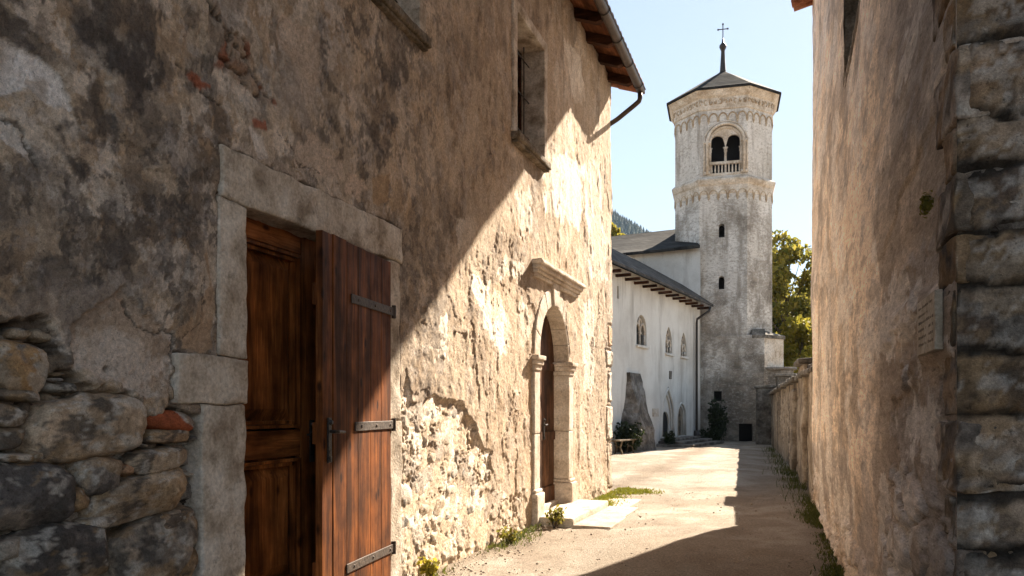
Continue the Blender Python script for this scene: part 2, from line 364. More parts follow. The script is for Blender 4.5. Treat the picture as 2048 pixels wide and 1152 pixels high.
# broken hole with bricks above the door, and cracks running from it
hole = pm([(428, 20), (440, 0), (447, 40), (470, 62), (498, 90), (510, 160), (550, 205), (535, 212), (500, 180), (470, 158), (430, 130), (452, 60)], .01, .03)
f1, f2, idb = worley(U*7+.3*wob2, Z*9, 77)
hgt = hgt-hole*(.035-.04*sst(.02, .25, f2-f1)); base = mixc(base, (.27, .2, .145), .75*hole); base = mixc(base, (.24, .09, .05), hole*.8*(idb > .62)); base = mixc(base, (.03, .022, .018), .8*hole*sst(.14, .02, f2-f1))
def crack(pts, wd=.008, dp=.014):
    global base, hgt
    P = [wall_uz(*p) for p in pts]; d = np.full(U.shape, 9.)
    uu, zz = U+.03*wob2, Z+.03*wob
    for a, b in zip(P[:-1], P[1:]):
        e = (b[0]-a[0], b[1]-a[1]); L = e[0]**2+e[1]**2; q = np.clip(((uu-a[0])*e[0]+(zz-a[1])*e[1])/L, 0, 1)
        d = np.minimum(d, np.hypot(uu-a[0]-q*e[0], zz-a[1]-q*e[1]))
    m = sst(wd, wd*.3, d); hgt = hgt-dp*m; base = mixc(base, (.05, .04, .032), .75*m)
crack([(412, -20), (432, 30), (455, 60), (500, 130), (548, 205)]); crack([(340, 120), (400, 180), (440, 210)]); crack([(395, 555), (405, 600), (380, 650), (345, 690)], .006, .01)
crack([(245, 590), (275, 640), (345, 665), (352, 715)], .007, .012); crack([(560, 270), (600, 330), (640, 345)], .005, .008); crack([(0, 240), (60, 290), (90, 330)], .008, .012)
# pale limewash left on the sunlit part
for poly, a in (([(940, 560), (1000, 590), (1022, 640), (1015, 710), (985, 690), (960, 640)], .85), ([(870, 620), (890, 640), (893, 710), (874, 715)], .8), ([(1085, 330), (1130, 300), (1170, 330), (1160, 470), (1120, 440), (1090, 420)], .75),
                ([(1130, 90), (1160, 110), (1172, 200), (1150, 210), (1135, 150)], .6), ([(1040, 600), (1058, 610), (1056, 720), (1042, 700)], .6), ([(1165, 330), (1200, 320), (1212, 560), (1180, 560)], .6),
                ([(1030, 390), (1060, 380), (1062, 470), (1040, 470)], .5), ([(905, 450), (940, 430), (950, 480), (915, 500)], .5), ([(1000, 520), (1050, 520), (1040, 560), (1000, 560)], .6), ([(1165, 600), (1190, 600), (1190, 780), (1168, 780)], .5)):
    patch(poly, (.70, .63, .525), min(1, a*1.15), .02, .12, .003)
patch([(960, 590), (1000, 570), (1000, 640), (975, 640)], (.45, .33, .17), .4, .05, .1)
# peeled edges of the coat in the sun: deep, sharp steps
pe = sst(-.02, .02, fbm(U*2.1+9, Z*.9, 6, 51, .6)-.30)*sst(6.2, 7.4, U)
hgt = hgt-.007*pe; base = mixc(base, (.43, .345, .25), .55*pe)
# pock marks
f1, f2, idp = worley(U*4.2, Z*4.2, 91, .95)
pk = sst(.09, .04, f1)*(idp > .86); hgt = hgt-.014*pk; base = mixc(base, (.09, .07, .055), .5*pk)
# ------------------------------------------------ exposed rubble masonry
rub = np.maximum(pm([(-900, 690), (-40, 680), (0, 655), (60, 640), (108, 640), (125, 690), (140, 735), (200, 770), (270, 790), (300, 840), (340, 800), (400, 815), (420, 830), (420, 1500), (-2500, 1500)], .012, .05), sst(2.35, 2.2, U)*sst(1.75, 1.6, Z+.1*wob))
fx, fz = U*4.2+.22*wob, Z*7.5+.25*wob2
f1, f2, ids = worley(fx, fz, 61)
dm = sst(.03, .34, f2-f1)
sh = -.115+.095*dm**.45; sc = mixc(mixc(np.ones(U.shape+(3,))*np.array((.13, .105, .085)), (.26, .2, .14), ids), (.30, .25, .20), sst(.55, .9, (ids*7.3) % 1))
sc = mixc(sc, (.022, .016, .012), sst(.20, .05, f2-f1))
joint = np.clip(sst(.05, .2, f2-f1), 0, 1)
sh = sh-.06; sh = sh+.005*nf
hgt = hgt*(1-rub)+sh*rub; base = base*(1-rub[..., None])+sc*rub[..., None]
hgt = np.where((rub > .5) & (rub < .9), np.maximum(hgt, -.02), hgt)
# rough, slurried rubble in the sun
rb2 = np.maximum(pm([(800, 835), (812, 740), (822, 780), (828, 800), (862, 792), (905, 800), (930, 815), (945, 850), (955, 885), (982, 905), (980, 960), (955, 985), (960, 1010), (1000, 1040), (1010, 1085), (800, 1190)], .012, .05),
                 pm([(800, 1010), (900, 1000), (985, 985), (1055, 985), (1062, 1060), (800, 1200)], .03, .08)*.85)
f1, f2, idr = worley(U*3.6+.4*wob, Z*4.8+.4*wob2, 63)
rid = 1-np.abs(fbm(U*5.5, Z*3.6, 5, 64, .62)); dm2 = sst(.02, .35, f2-f1)
s2 = -.026+.018*dm2*(.3+.9*idr)+.011*(rid-.75)+.004*nf+.0025*nx; flush = sst(.0, .35, fbm(U*2.2+80, Z*2.6, 5, 65, .6)); s2 = s2*(1-.75*flush)-.012*flush
c2 = mixc(np.ones(U.shape+(3,))*np.array((.50, .40, .29)), (.70, .62, .51), sst(-.3, .5, wob2+idr-.5)); c2 = mixc(c2, (.22, .18, .145), .6*(idr > .74)); c2 = mixc(c2, (.20, .14, .09), .6*sst(.14, .03, f2-f1))
hgt = hgt*(1-rb2)+s2*rb2; base = base*(1-rb2[..., None])+c2*rb2[..., None]
# quoins of the far corner
for i, (pa, pb) in enumerate(((644, 690), (694, 735), (738, 806), (810, 884), (888, 985))):
    for j in (0, 1):
        wdt = (.62, .95, .55, .9, .75)[i]
        z1, z0 = wall_uz(1205, pa)[1], wall_uz(1205, pb)[1]
        dd = np.minimum(np.minimum(U-(UC-wdt*(1 if j == 0 else .45)), UC+.2-U), np.minimum(Z-z0-.02, z1-.02-Z))+.03*wob2
    m = sst(.0, .03, dd); hgt = hgt+m*(.012+.008*(i % 2)); base = mixc(base, [(.55, .36, .22), (.60, .54, .45), (.60, .55, .47), (.61, .55, .46), (.42, .35, .27)][i], .7*m); jn = sst(.04, .0, np.abs(dd)); hgt = hgt-.02*jn; base = mixc(base, (.16, .12, .09), .35*jn)
# splash zone along the ground
spl = sst(.55, .0, Z+.2*wob)*sst(4, 7, U); base = mixc(base, (.42, .32, .21), .35*spl); hgt = hgt+.03*sst(.35, 0, Z)*(.5+.5*wob)*(1-rub)
SUR = ((3.63, DU0, 1.70, DZ), (3.31, DU0, 1.437, 1.695), (3.50, DU0, -.1, 1.43), (DU1, 5.80, -.1, DZ), (3.65, 5.82, DZ, 2.86))
sd_ = np.full(U.shape, -9.)
for a, b2, c, d in SUR: sd_ = np.maximum(sd_, np.minimum(np.minimum(U-a, b2-U), np.minimum(Z-c, d-Z)))
hgt = np.where(sd_ > -.25, hgt*(1-sst(-.25, -.03, sd_))+np.minimum(hgt, .004)*sst(-.25, -.03, sd_), hgt)
sm = sst(-.010, .004, sd_+.014*wob2-.004); hgt = hgt*(1-sm)-.05*sm; base = mixc(base, (.08, .062, .048), .55*sst(-.02, -.004, sd_+.014*wob2)*(1-.0*sm))
um, zm = (us[:-1]+us[1:])/2, (zs[:-1]+zs[1:])/2; UM, ZM = np.meshgrid(um, zm, indexing='ij')
keep = ~((UM > DU0-.05) & (UM < DU1+.05) & (ZM < DZ+.05))
keep &= ~((np.abs(UM-AU) < AR+.06) & (ZM < AZS)) & ~((np.hypot(UM-AU, ZM-AZS) < AR+.06) & (ZM >= AZS))
for a, b, c, d in WIN: keep &= ~((UM > a-.03) & (UM < b+.03) & (ZM > c-.03) & (ZM < d+.03))
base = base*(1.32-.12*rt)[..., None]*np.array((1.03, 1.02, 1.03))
P = np.stack([hgt, U, Z], -1)
grid_mesh('wall', us, zs, P, base, keep, M['wall'], house)
# other walls, floor inside
b = MB(); box(b, -7, -.02, UC-.45, UC-.012, -.1, 7.2); box(b, -7, -6.6, -4, UC-.46, -.1, 7.2); box(b, -6.59, -.1, -4, -3.6, -.1, 7.2)
for z in (3.3, 6.9): box(b, -6.6, -.35, -3.6, UC-.46, z, z+.12)
box(b, -1.5, -1.4, 3.0, 12.5, 0, 3.29); box(b, -1.5, -1.4, 4.5, 10.5, 3.43, 6.89)
b.build('rear_wall', M['dark'], house)
STONES = [  # centre, half sizes in photo pixels, proudness, colours
 (45, 735, 66, 50, .03, (.15, .145, .145), (.30, .20, .11)), (178, 852, 120, 66, .055, (.28, .225, .17), (.40, .33, .26)), (18, 832, 44, 24, .03, (.30, .27, .235), (.2, .17, .14)),
 (14, 880, 44, 24, .03, (.29, .255, .215), (.18, .14, .1)), (45, 992, 110, 66, .06, (.085, .08, .08), (.21, .185, .165)), (204, 952, 46, 40, .03, (.155, .14, .13), (.27, .22, .17)),
 (322, 922, 62, 24, .035, (.30, .245, .185), (.38, .32, .25)), (290, 990, 102, 46, .05, (.235, .19, .145), (.37, .30, .225)), (344, 842, 48, 20, .03, (.22, .18, .15), (.34, .27, .2)),
 (342, 872, 42, 16, .02, (.23, .165, .11), (.3, .22, .15)), (125, 1110, 118, 62, .06, (.07, .064, .062), (.19, .17, .155)), (325, 1100, 84, 72, .045, (.16, .145, .13), (.26, .22, .18)),
 (203, 1046, 36, 16, .02, (.26, .235, .205), (.17, .15, .13)), (14, 1098, 40, 24, .04, (.27, .25, .225), (.18, .16, .14)), (355, 1042, 40, 24, .02, (.26, .205, .15), (.2, .15, .11)),
 (40, 790, 60, 12, .02, (.16, .135, .11), (.1, .085, .07)), (255, 940, 14, 14, .01, (.30, .19, .12), (.24, .15, .1)), (165, 1000, 22, 26, .01, (.25, .175, .1), (.2, .14, .09)),
 (25, 915, 50, 12, .015, (.28, .2, .12), (.22, .16, .1)), (395, 1125, 26, 40, .01, (.2, .16, .12), (.26, .2, .15)), (75, 912, 14, 18, .01, (.25, .2, .14), (.18, .14, .1)), (250, 1010, 18, 14, 0., (.3, .24, .17), (.2, .16, .12)),
 (-90, 760, 60, 50, .03, (.2, .17, .14), (.3, .24, .18)), (-150, 900, 90, 70, .04, (.26, .21, .16), (.36, .29, .22)), (-190, 1080, 110, 80, .05, (.11, .1, .095), (.22, .19, .17)), (-60, 880, 20, 60, .02, (.25, .2, .15), (.2, .15, .1))]
bmi = {}
def ico(n):
    if n not in bmi:
        bm = bmesh.new(); bmesh.ops.create_icosphere(bm, subdivisions=n, radius=1); bmi[n] = (np.array([v.co[:] for v in bm.verts]), np.array([[v.index for v in f.verts] for f in bm.faces])); bm.free()
    return bmi[n]
rg = np.random.default_rng(17); SV = []; SF = []; SC_ = []; so_ = 0
def chisel(w0, u0, z0, rw_, ru, rz, c1, c2, lod, sd, red=False, rot=None):
    """one rough stone: rounded block cut by a few random planes"""
    global so_
    v, f = ico(lod); p = 3.4; q = v/((np.abs(v)**p).sum(1)**(1/p))[:, None]
    for k in range(15):
        n = rg.normal(size=3)*np.array([1.0, 1, 1]); n[0] = abs(n[0])*(1 if k < 9 else -.3); n /= np.linalg.norm(n); d = rg.uniform(.74, .98)*(np.abs(n).sum()**.55)
        q = q-np.maximum(q@n-d, 0)[:, None]*n*rg.uniform(.85, 1.)
    a = rg.uniform(-.10, .10) if rot is None else rot; ca_, sa_ = math.cos(a), math.sin(a); q = q*np.array([rw_, ru, rz]); q = np.stack([q[:, 0], ca_*q[:, 1]-sa_*q[:, 2], sa_*q[:, 1]+ca_*q[:, 2]], 1)
    A, B = q[:, 1]+.8*q[:, 0]+sd*3.7, q[:, 2]-.6*q[:, 0]-sd*1.3; nr = v/np.array([rw_, ru, rz]); nr /= np.linalg.norm(nr, axis=1)[:, None]
    s_ = min(1, 4*min(ru, rz)); q = q+nr*(.012*fbm(A*6, B*6, 4, 900, .6)+.007*fbm(A*17, B*17, 4, 901, .65)+.004*fbm(A*40, B*40, 3, 902))[:, None]*s_
    c = mixc(np.ones((len(v), 3))*np.array(c1), c2, sst(-.3, .3, fbm(A*5, B*5, 6, 903, .65))); c = mixc(c, (.06, .053, .047), .75*sst(.22, .45, fbm(A*7+5, B*8, 5, 904, .7))); c = mixc(c, (.50, .46, .40), .6*sst(.30, .5, fbm(A*11, B*11, 5, 905, .7))); c = mixc(c, (.34, .22, .11), .5*sst(.3, .55, fbm(A*4+9, B*6, 5, 906, .7)))
    if red: c = mixc(c, (.34, .095, .04), sst(-.05, .05, fbm(A*5, B*9, 3, 907)+.12))
    SV.append(q+np.array([w0, u0, z0])); SF.append(f+so_); SC_.append(c); so_ += len(v)
occ = []
for i, (cx, cy, rx, ry, pr, c1, c2) in enumerate(STONES):
    ua, ub = wall_uz(cx-rx, cy)[0], wall_uz(cx+rx, cy)[0]; u0 = (ua+ub)/2; z0 = wall_uz(cx, cy)[1]; ru = (ub-ua)/2*1.0; rz = wall_uz(cx, cy-ry)[1]-z0
    if u0+ru > 3.50 and z0 < 1.5: u0 = 3.50-ru
    c1 = np.array(c1)*np.array((1.22, 1.13, 1.02)); c2 = np.array(c2)*np.array((1.24, 1.15, 1.03)); rw_ = .11+.25*min(ru, rz)
    chisel(pr*.6+.012-rw_, u0, z0, rw_, ru*1.04, rz*1.06, c1, c2, 5 if ru*rz > .006 else 4, i, i == 8); occ.append((u0, z0, ru, rz))
PAL3 = [((.36, .29, .21), (.46, .39, .30)), ((.22, .19, .165), (.34, .30, .25)), ((.33, .235, .15), (.42, .33, .23)), ((.13, .118, .105), (.26, .23, .20)), ((.42, .37, .31), (.5, .45, .39))]
def inside(u, z, e=.0):
    return any(abs((u-a)/(ru+e))**3+abs((z-c)/(rz+e))**3 < 1 for a, c, ru, rz in occ)
reg = [wall_uz(*p) for p in ((-900, 690), (0, 672), (60, 660), (108, 662), (125, 705), (140, 750), (200, 785), (275, 810), (300, 850), (340, 815), (398, 830), (400, 1500), (-1800, 1500))]
def in_reg(u, z): return polysd(np.array([u]), np.array([z]), reg)[0] > .01
tries = 0; cnt = 0
while tries < 3000:
    tries += 1; ru = rg.uniform(.035, .15)*(1 if tries < 900 else .55 if tries < 2000 else .3); rz = ru*rg.uniform(.3, .6); u = rg.uniform(1.15, 3.50-ru); z = rg.uniform(0, 1.75)
    if in_reg(u, z) and not inside(u, z, min(ru, rz)*.9):
        c1, c2 = PAL3[rg.integers(0, 5)]; rw_ = .06+.4*ru; pr = rg.uniform(-.035, .02); chisel(pr-rw_, u, z, rw_, ru, rz, c1, c2, 4 if ru > .05 else 3, 50+tries); occ.append((u, z, ru*.92, rz*.92)); cnt += 1
def rubble_mesh():
    global SV, SF, SC_, so_
    Va = np.concatenate(SV); Fa = np.concatenate(SF); me = bpy.data.meshes.new('rubble_masonry'); me.vertices.add(len(Va)); me.vertices.foreach_set('co', Va.astype(np.float32).ravel()); me.loops.add(Fa.size); me.loops.foreach_set('vertex_index', Fa.astype(np.int32).ravel())
    me.polygons.add(len(Fa)); me.polygons.foreach_set('loop_start', np.arange(0, Fa.size, 3, dtype=np.int32)); me.polygons.foreach_set('use_smooth', np.ones(len(Fa), bool)); me.update(calc_edges=True)
    ca = me.color_attributes.new('Col', 'FLOAT_COLOR', 'POINT'); cc = np.ones((len(Va), 4), np.float32); cc[:, :3] = np.concatenate(SC_); ca.data.foreach_set('color', cc.ravel()); me.materials.append(M['rough']); o = bpy.data.objects.new('rubble_masonry', me); COL.objects.link(o); o.parent = house
    SV, SF, SC_, so_ = [], [], [], 0
rubble_mesh()
reg = [wall_uz(*p) for p in ((806, 850), (815, 800), (862, 800), (905, 806), (926, 822), (940, 855), (950, 890), (975, 910), (975, 960), (950, 985), (956, 1015), (995, 1045), (1005, 1080), (806, 1180))]
PAL4 = [((.50, .41, .31), (.66, .58, .47)), ((.40, .32, .235), (.56, .48, .38)), ((.58, .50, .40), (.70, .63, .53)), ((.33, .29, .25), (.5, .45, .39))]; occ = []; tries = 0
while tries < 1400:
    tries += 1; ru = rg.uniform(.10, .21)*(1 if tries < 250 else .6 if tries < 700 else .36); rz = ru*rg.uniform(.4, .8); u = rg.uniform(5.86, 9.0); z = rg.uniform(.02, 1.5)
    if polysd(np.array([u]), np.array([z]), reg)[0] > .2*ru and not inside(u, z, min(ru, rz)*.85):
        c1, c2 = PAL4[rg.integers(0, 4)]; rw_ = .05+.3*ru; chisel(rg.uniform(-.034, -.002)-rw_, u, z, rw_, ru, rz, c1, c2, 4 if ru > .07 else 3, 5000+tries); occ.append((u, z, ru, rz))
rubble_mesh()
# --- stone surround of the main door
b = MB()
for (u0, u1, z0, z1, pr) in ((3.62, DU0, 1.70, DZ-.004, .020), (3.30, DU0+.006, 1.435, 1.695, .026), (3.49, DU0-.006, -.1, 1.43, .016), (DU1, 5.80, 1.32, DZ-.004, .016), (DU1+.004, 5.815, -.1, 1.315, .022)):
    rbox(b, -.42, pr, u0, u1, z0, z1, .014, .035, .011, 7)
rbox(b, -.42, .024, 3.64, 4.70, DZ, 2.865, .016, .035, .012, 7); rbox(b, -.42, .020, 4.704, 5.83, DZ+.002, 2.862, .016, .035, .012, 7)
rbox(b, -.42, .06, DU0, DU1, -.1, .04, .014, .05, .006)
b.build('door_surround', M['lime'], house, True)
# --- left leaf, closed: stiles, rails and two panels
XL = -.17
b = MB()
box(b, XL-.05, XL, 3.72, 3.97, .05, 2.72); box(b, XL-.05, XL, 4.68, 4.86, .05, 2.72)
for z0, z1 in ((.24, 1.09), (1.27, 2.46)):
    for q in range(2):
        e = .012+.026*q; w = .022; d = XL+.014-.022*q
        box(b, XL-.05, d, 3.971+e, 3.971+e+w, z0+e, z1-e); box(b, XL-.05, d, 4.679-e-w, 4.679-e, z0+e, z1-e)
        box(b, XL-.05, d, 3.971+e+w, 4.679-e-w, z0+e, z0+e+w); box(b, XL-.05, d, 3.971+e+w, 4.679-e-w, z1-e-w, z1-e)
leaf = b.build('door_leaf', M['leafwood'], house)
for z0, z1 in ((.05, .24), (1.09, 1.27), (2.46, 2.72)):
    b = MB(); rbox(b, XL-.048, XL-.003, 3.972, 4.678, z0, z1, .004, .3, .0015); b.build('rail', M['rail'], leaf)
for z0, z1 in ((.277, 1.053), (1.307, 2.423)):
    b = MB(); box(b, XL-.065, XL-.055, 3.97, 4.68, z0-.03, z1+.03)
    loft(b, [[(XL-.054, 4.035, z0+.03), (XL-.054, 4.615, z0+.03), (XL-.054, 4.615, z1-.03), (XL-.054, 4.035, z1-.03)], [(XL-.018, 4.10, z0+.10), (XL-.018, 4.55, z0+.10), (XL-.018, 4.55, z1-.10), (XL-.018, 4.10, z1-.10)]])
    b.build('panel', M['leafwood'], leaf)
def door_handle(parent, mat, x, y, z, sg, rz=0):
    b = MB(); box(b, x, x+.012, y-.022, y+.022, z-.16, z+.13)
    tube(b, [(x, y, z+.04), (x+.05, y, z+.04), (x+.06, y+sg*.02, z+.04), (x+.062, y+sg*.11, z+.035), (x+.05, y+sg*.125, z+.03)], [.011, .011, .011, .009, .007], 8)
    tube(b, [(x+.01, y, z+.1), (x+.03, y, z+.1)], [.02, .012], 10); tube(b, [(x+.01, y, z-.09), (x+.016, y, z-.09)], [.014, .014], 10)
    box(b, x+.012, x+.02, y-.012, y+.012, z-.155, z-.12)
    return b.build('handle', mat, parent, False)
door_handle(leaf, M['iron'], XL, 4.80, 1.20, -1)
b = MB(); box(b, XL-.06, XL+.07, 3.80, DU1+.05, 2.60, 2.75); box(b, XL-.06, XL+.01, 4.90, 5.0, 0.05, 2.6); b.build('door_frame', M['leafwood'], house)
# --- right leaf: plank shutter door on strap hinges, a little ajar
sh_ = bpy.data.objects.new('shutter_door', None); COL.objects.link(sh_); sh_.parent = house; sh_.location = (.012, 5.60, 0); sh_.rotation_euler.z = R(6.2); sh_.empty_display_size = .2
b = MB(); W = [.20, .205, .225, .19, .21, .15]; y = -.004
for i, w in enumerate(W):
    rbox(b, -.03+rnd(-.0015, .0015), .02+rnd(-.003, .003), y-w+.0035, y, .03+rnd(-.008, .004), 2.555+rnd(-.006, .004), .005, .25, .0015, 3); y -= w
WT = -y
for z in (.35, 1.25, 2.15): box(b, -.065, -.031, -WT+.03, -.03, z-.07, z+.07)
b.build('planks', M['plank'], sh_)
for z, L in ((.32, .84), (1.285, .70), (2.17, .76)):
    b = MB(); rbox(b, .0235, .034, -L, .03, z-.032+.0, z+.032, .004, .12, .0016, 7); tube(b, [(.03, .035, z-.05), (.03, .035, z+.05)], .017, 10); box(b, -.01, .028, .02, .06, z-.02, z+.02)
    for q in (.06, .36, .66):
        if q < L-.02: tube(b, [(.033, -L+.05+q*(L-.1)/.66, z), (.041, -L+.05+q*(L-.1)/.66, z)], [.014, .008], 8)
    b.build('strap_hinge', M['rust'], sh_, False)
door_handle(sh_, M['iron'], .021, -WT+.085, 1.22, 1)
# --- arched doorway
b = MB()
def arch_warp(r0):
    return lambda p: (p.x, AU+p.z*math.cos(p.y), AZS+p.z*math.sin(p.y))
for i in range(9):
    a0, a1 = math.pi*i/9, math.pi*(i+1)/9
    key = i == 4
    rbox(b, -.30, .045 if key else .02+rnd(-.004, .004), a0+.004, a1-.004, AR, AR+(.30 if key else .235+rnd(-.004, .006)), .012, .05, .004, 6, arch_warp(AR))
for sg in (-1, 1):
    def yy(a, c): return (AU+sg*a, AU+sg*c) if sg > 0 else (AU-c, AU-a)
    for z0, z1, o in ((.42, 1.10, 0), (1.105, AZS-.19, .004)):
        rbox(b, -.30, .02+o, *yy(AR, AR+.235), z0, z1, .012, .05, .004)
    rbox(b, -.30, .075, *yy(AR-.03, AR+.29), -.1, .37, .018, .05, .006); rbox(b, -.30, .05, *yy(AR-.015, AR+.262), .372, .418, .018, .05, .004)
    for z0, z1, o in ((AZS-.188, AZS-.12, .02), (AZS-.12, AZS-.06, .045), (AZS-.06, AZS-.002, .07)):
        rbox(b, -.30, .02+o, *yy(AR-o*.8, AR+.235+o*.8), z0, z1, .012, .05, .003)
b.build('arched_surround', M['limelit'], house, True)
b = MB(); u0, u1 = 9.36, 11.56
for z0, z1, o, e in ((3.05, 3.10, .04, .06), (3.10, 3.145, .07, .04), (3.145, 3.195, .105, .02), (3.195, 3.24, .14, 0)):
    rbox(b, -.06, o, u0+e, u1-e, z0, z1, .014, .06, .005)
rbox(b, -.06, .12, u0+.01, u1-.01, 3.241, 3.262, .01, .06, .006)
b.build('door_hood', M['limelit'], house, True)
XD = -.20
b = MB(); n = 8
for i in range(n):
    a = AU-AR-.02+(2*AR+.04)*i/n; c = AU-AR-.02+(2*AR+.04)*(i+1)/n-.006
    zt = lambda q: AZS+math.sqrt(max((AR+.03)**2-(q-AU)**2, 0))
    ys = [a+(c-a)*k/4 for k in range(5)]; x = XD+rnd(-.002, .002)
    b.add([(x, q, .12) for q in ys]+[(x, q, zt(q)) for q in ys], [(k, k+1, 6+k, 5+k) for k in range(4)])
    b.add([(XD-.04, q, .12) for q in ys]+[(XD-.04, q, zt(q)) for q in ys], [(k+1, k, 5+k, 6+k) for k in range(4)])
for z0, z1 in ((.12, .34), (.98, 1.10), (1.95, 2.05)): box(b, XD-.03, XD+.02, AU-AR, AU-.01, z0, z1); box(b, XD-.03, XD+.02, AU+.01, AU+AR, z0, z1)
box(b, XD-.03, XD+.016, AU-.035, AU+.035, .12, 2.79)
ad = b.build('arched_door', M['oldwood'], house); door_handle(ad, M['iron'], XD+.02, AU+.12, 1.16, -1)
b = MB(); box(b, -.6, -.215, AU-AR-.3, AU+AR+.3, -.05, .10); rbox(b, -.30, -.12, AU-AR, AU+AR, -.05, .125, .01, .06, .004); rbox(b, -.06, .50, 9.42, 11.45, -.08, .085, .02, .07, .006, 5); b.build('doorstep', M['limelit'], house, True)
# --- windows
for wi, (u0, u1, z0, z1) in enumerate(WIN):
    w = bpy.data.objects.new('window', None); COL.objects.link(w); w.parent = house; w.location = (0, u0, z0); w.empty_display_size = .2
    b = MB(); W_, H_ = u1-u0, z1-z0
    rbox(b, -.34, .022, -.14, 0, -.02, H_+.13, .01, .07, .004); rbox(b, -.34, .022, W_, W_+.13, -.02, H_+.13, .01, .07, .004); rbox(b, -.34, .024, -.002, W_+.002, H_, H_+.128, .01, .07, .004)
    b.build('frame', M['lime'], w, True)
    b = MB(); rbox(b, -.32, .085, -.12, W_+.12, -.105, -.022, .018, .05, .009, 8); rbox(b, -.32, .06, -.09, W_+.09, -.14, -.107, .012, .05, .008, 8); b.build('sill', M['sill'], w, True)
    b = MB(); XS = -.29
    for a, c in ((0, .05), (W_/2-.03, W_/2+.03), (W_-.05, W_)): box(b, XS-.05, XS, a, c, 0, H_)
    for a, c in ((0, .07), (H_*.62, H_*.62+.05), (H_-.07, H_)):
        for p, q in ((.0705, W_/2-.0355), (W_/2+.0355, W_-.0705)): box(b, XS-.048, XS-.002, p, q, a, c)
    b.build('casement', M['rafter'], w)
    b = MB(); box(b, XS-.03, XS-.024, .06, W_-.06, .06, H_-.06); b.build('pane', M['glass'], w)
    b = MB()
    for k in range(3): tube(b, [(-.20, W_*(k+.5)/3, .0), (-.20, W_*(k+.5)/3, H_)], .007, 6)
    for k in range(3): tube(b, [(-.19, 0, H_*(k+.6)/3), (-.19, W_, H_*(k+.6)/3)], .007, 6)
    b.build('grille', M['iron'], w)
# --- roof with rafters, boarding, tiles, gutter
rs = math.tan(R(20)); GX, GZ = .50, 7.03
RX_ = .48
def rz_(x): return GZ+.05+(GX-x)*rs
roof = None
b = MB()
U0, U1 = -4.3, UC+.10
b.add([(RX_, U0, rz_(RX_)+.02), (RX_, U1, rz_(RX_)+.02), (-3.5, U1, rz_(-3.5)+.02), (-3.5, U0, rz_(-3.5)+.02)]+[(RX_, U0, rz_(RX_)+.045), (RX_, U1, rz_(RX_)+.045), (-3.5, U1, rz_(-3.5)+.045), (-3.5, U0, rz_(-3.5)+.045)],
      [(0, 3, 2, 1), (4, 5, 6, 7), (0, 1, 5, 4), (1, 2, 6, 5), (2, 3, 7, 6), (3, 0, 4, 7)])
b.add([(-7.5, U0, rz_(.5)), (-7.5, U1, rz_(.5)), (-3.5, U1, rz_(-3.5)+.05), (-3.5, U0, rz_(-3.5)+.05)], [(0, 1, 2, 3)])
roof = b.build('roof', M['board'], house)
b = MB(); k = 0; u = U0
while u < U1+.1:                                       # curved tiles, seen from below along eave and verge
    for r in range(9):
        x1 = .56-r*.42; x0 = x1-.46; vs = []; rr = .105
        for x, e in ((x1, .012), (x0, -.006)):
            vs += [(x, u+rr*math.cos(math.pi*q/6), rz_(x)+.05+e+rr*.55*math.sin(math.pi*q/6)+r*.001) for q in range(7)]
        vs += [(p[0], p[1], p[2]-.018) for p in vs]
        b.add(vs, [(q, q+1, 8+q, 7+q) for q in range(6)]+[(14+q+1, 14+q, 21+q, 22+q) for q in range(6)]+[(q+1, q, 14+q, 15+q) for q in range(6)])
    u += .2
for r in range(9):
    x1 = .56-r*.42; vs = []
    for x, e in ((x1, -.02), (x1-.46, -.035)): vs += [(x, U1+.07+.09*math.cos(math.pi*q/6+math.pi), rz_(x)+.06+e+.10*math.sin(math.pi*q/6+math.pi)) for q in range(7)]
    b.add(vs, [(q, q+1, 8+q, 7+q) for q in range(6)])
b.build('tiles', M['tile'], roof, True)
for i in range(20):
    u = UC-.28-i*.78; b = MB(); q = []
    for x, dz in ((.42, -.08), (.34, -.13), (-.5, -.13)): q.append((x, dz))
    vs = [(x, u+s, rz_(x)+.018) for s in (-.06, .06) for x in (.42, -.5)]+[(x, u+s, rz_(x)+dz) for s in (-.06, .06) for x, dz in q]
    b.add(vs, [(0, 4, 5, 6, 1), (2, 3, 9, 8, 7), (4, 7, 8, 5), (5, 8, 9, 6), (0, 2, 7, 4), (0, 1, 3, 2)])
    b.build('rafter', M['rafter'], roof)
b = MB(); u0, u1 = U0, UC+.06
n = 10; prof = [(GX+.02+.075*math.cos(math.pi+math.pi*k/n), GZ+.075*math.sin(math.pi+math.pi*k/n)) for k in range(n+1)]; ins = [(GX+.02+.068*math.cos(math.pi+math.pi*k/n), GZ+.068*math.sin(math.pi+math.pi*k/n)) for k in range(n, -1, -1)]
pr = prof+ins; loft(b, [[(x, u0, z) for x, z in pr], [(x, u1, z) for x, z in pr]])
b.add([(x, u1, z) for x, z in prof], [tuple(range(n+1))])
tube(b, [(GX+.098, u0, GZ+.005), (GX+.098, u1, GZ+.005)], .011, 6)
gut = b.build('gutter', M['gutter'], house)
for i in range(16):
    u = UC-.25-i*.9; b = MB()
    tube(b, [(GX+.02+.084*math.cos(math.pi+math.pi*k/8), u, GZ+.084*math.sin(math.pi+math.pi*k/8)) for k in range(9)]+[(GX+.09, u, GZ+.05)], .007, 5); b.build('bracket', M['iron'], gut)
b = MB(); tube(b, [(GX+.02, UC-.03, GZ-.06), (GX+.02, UC-.03, GZ-.17), (GX-.0, UC-.02, GZ-.22), (GX-.08, UC-.0, GZ-.27), (.10, UC+.06, GZ-.46), (-.10, UC+.07, GZ-.56), (-.16, UC+.07, GZ-.62), (-.17, UC+.07, GZ-.72), (-.17, UC+.07, .25), (-.17, UC+.16, .12)], .042, 10)
b.build('downspout', M['gutter'], house, True)
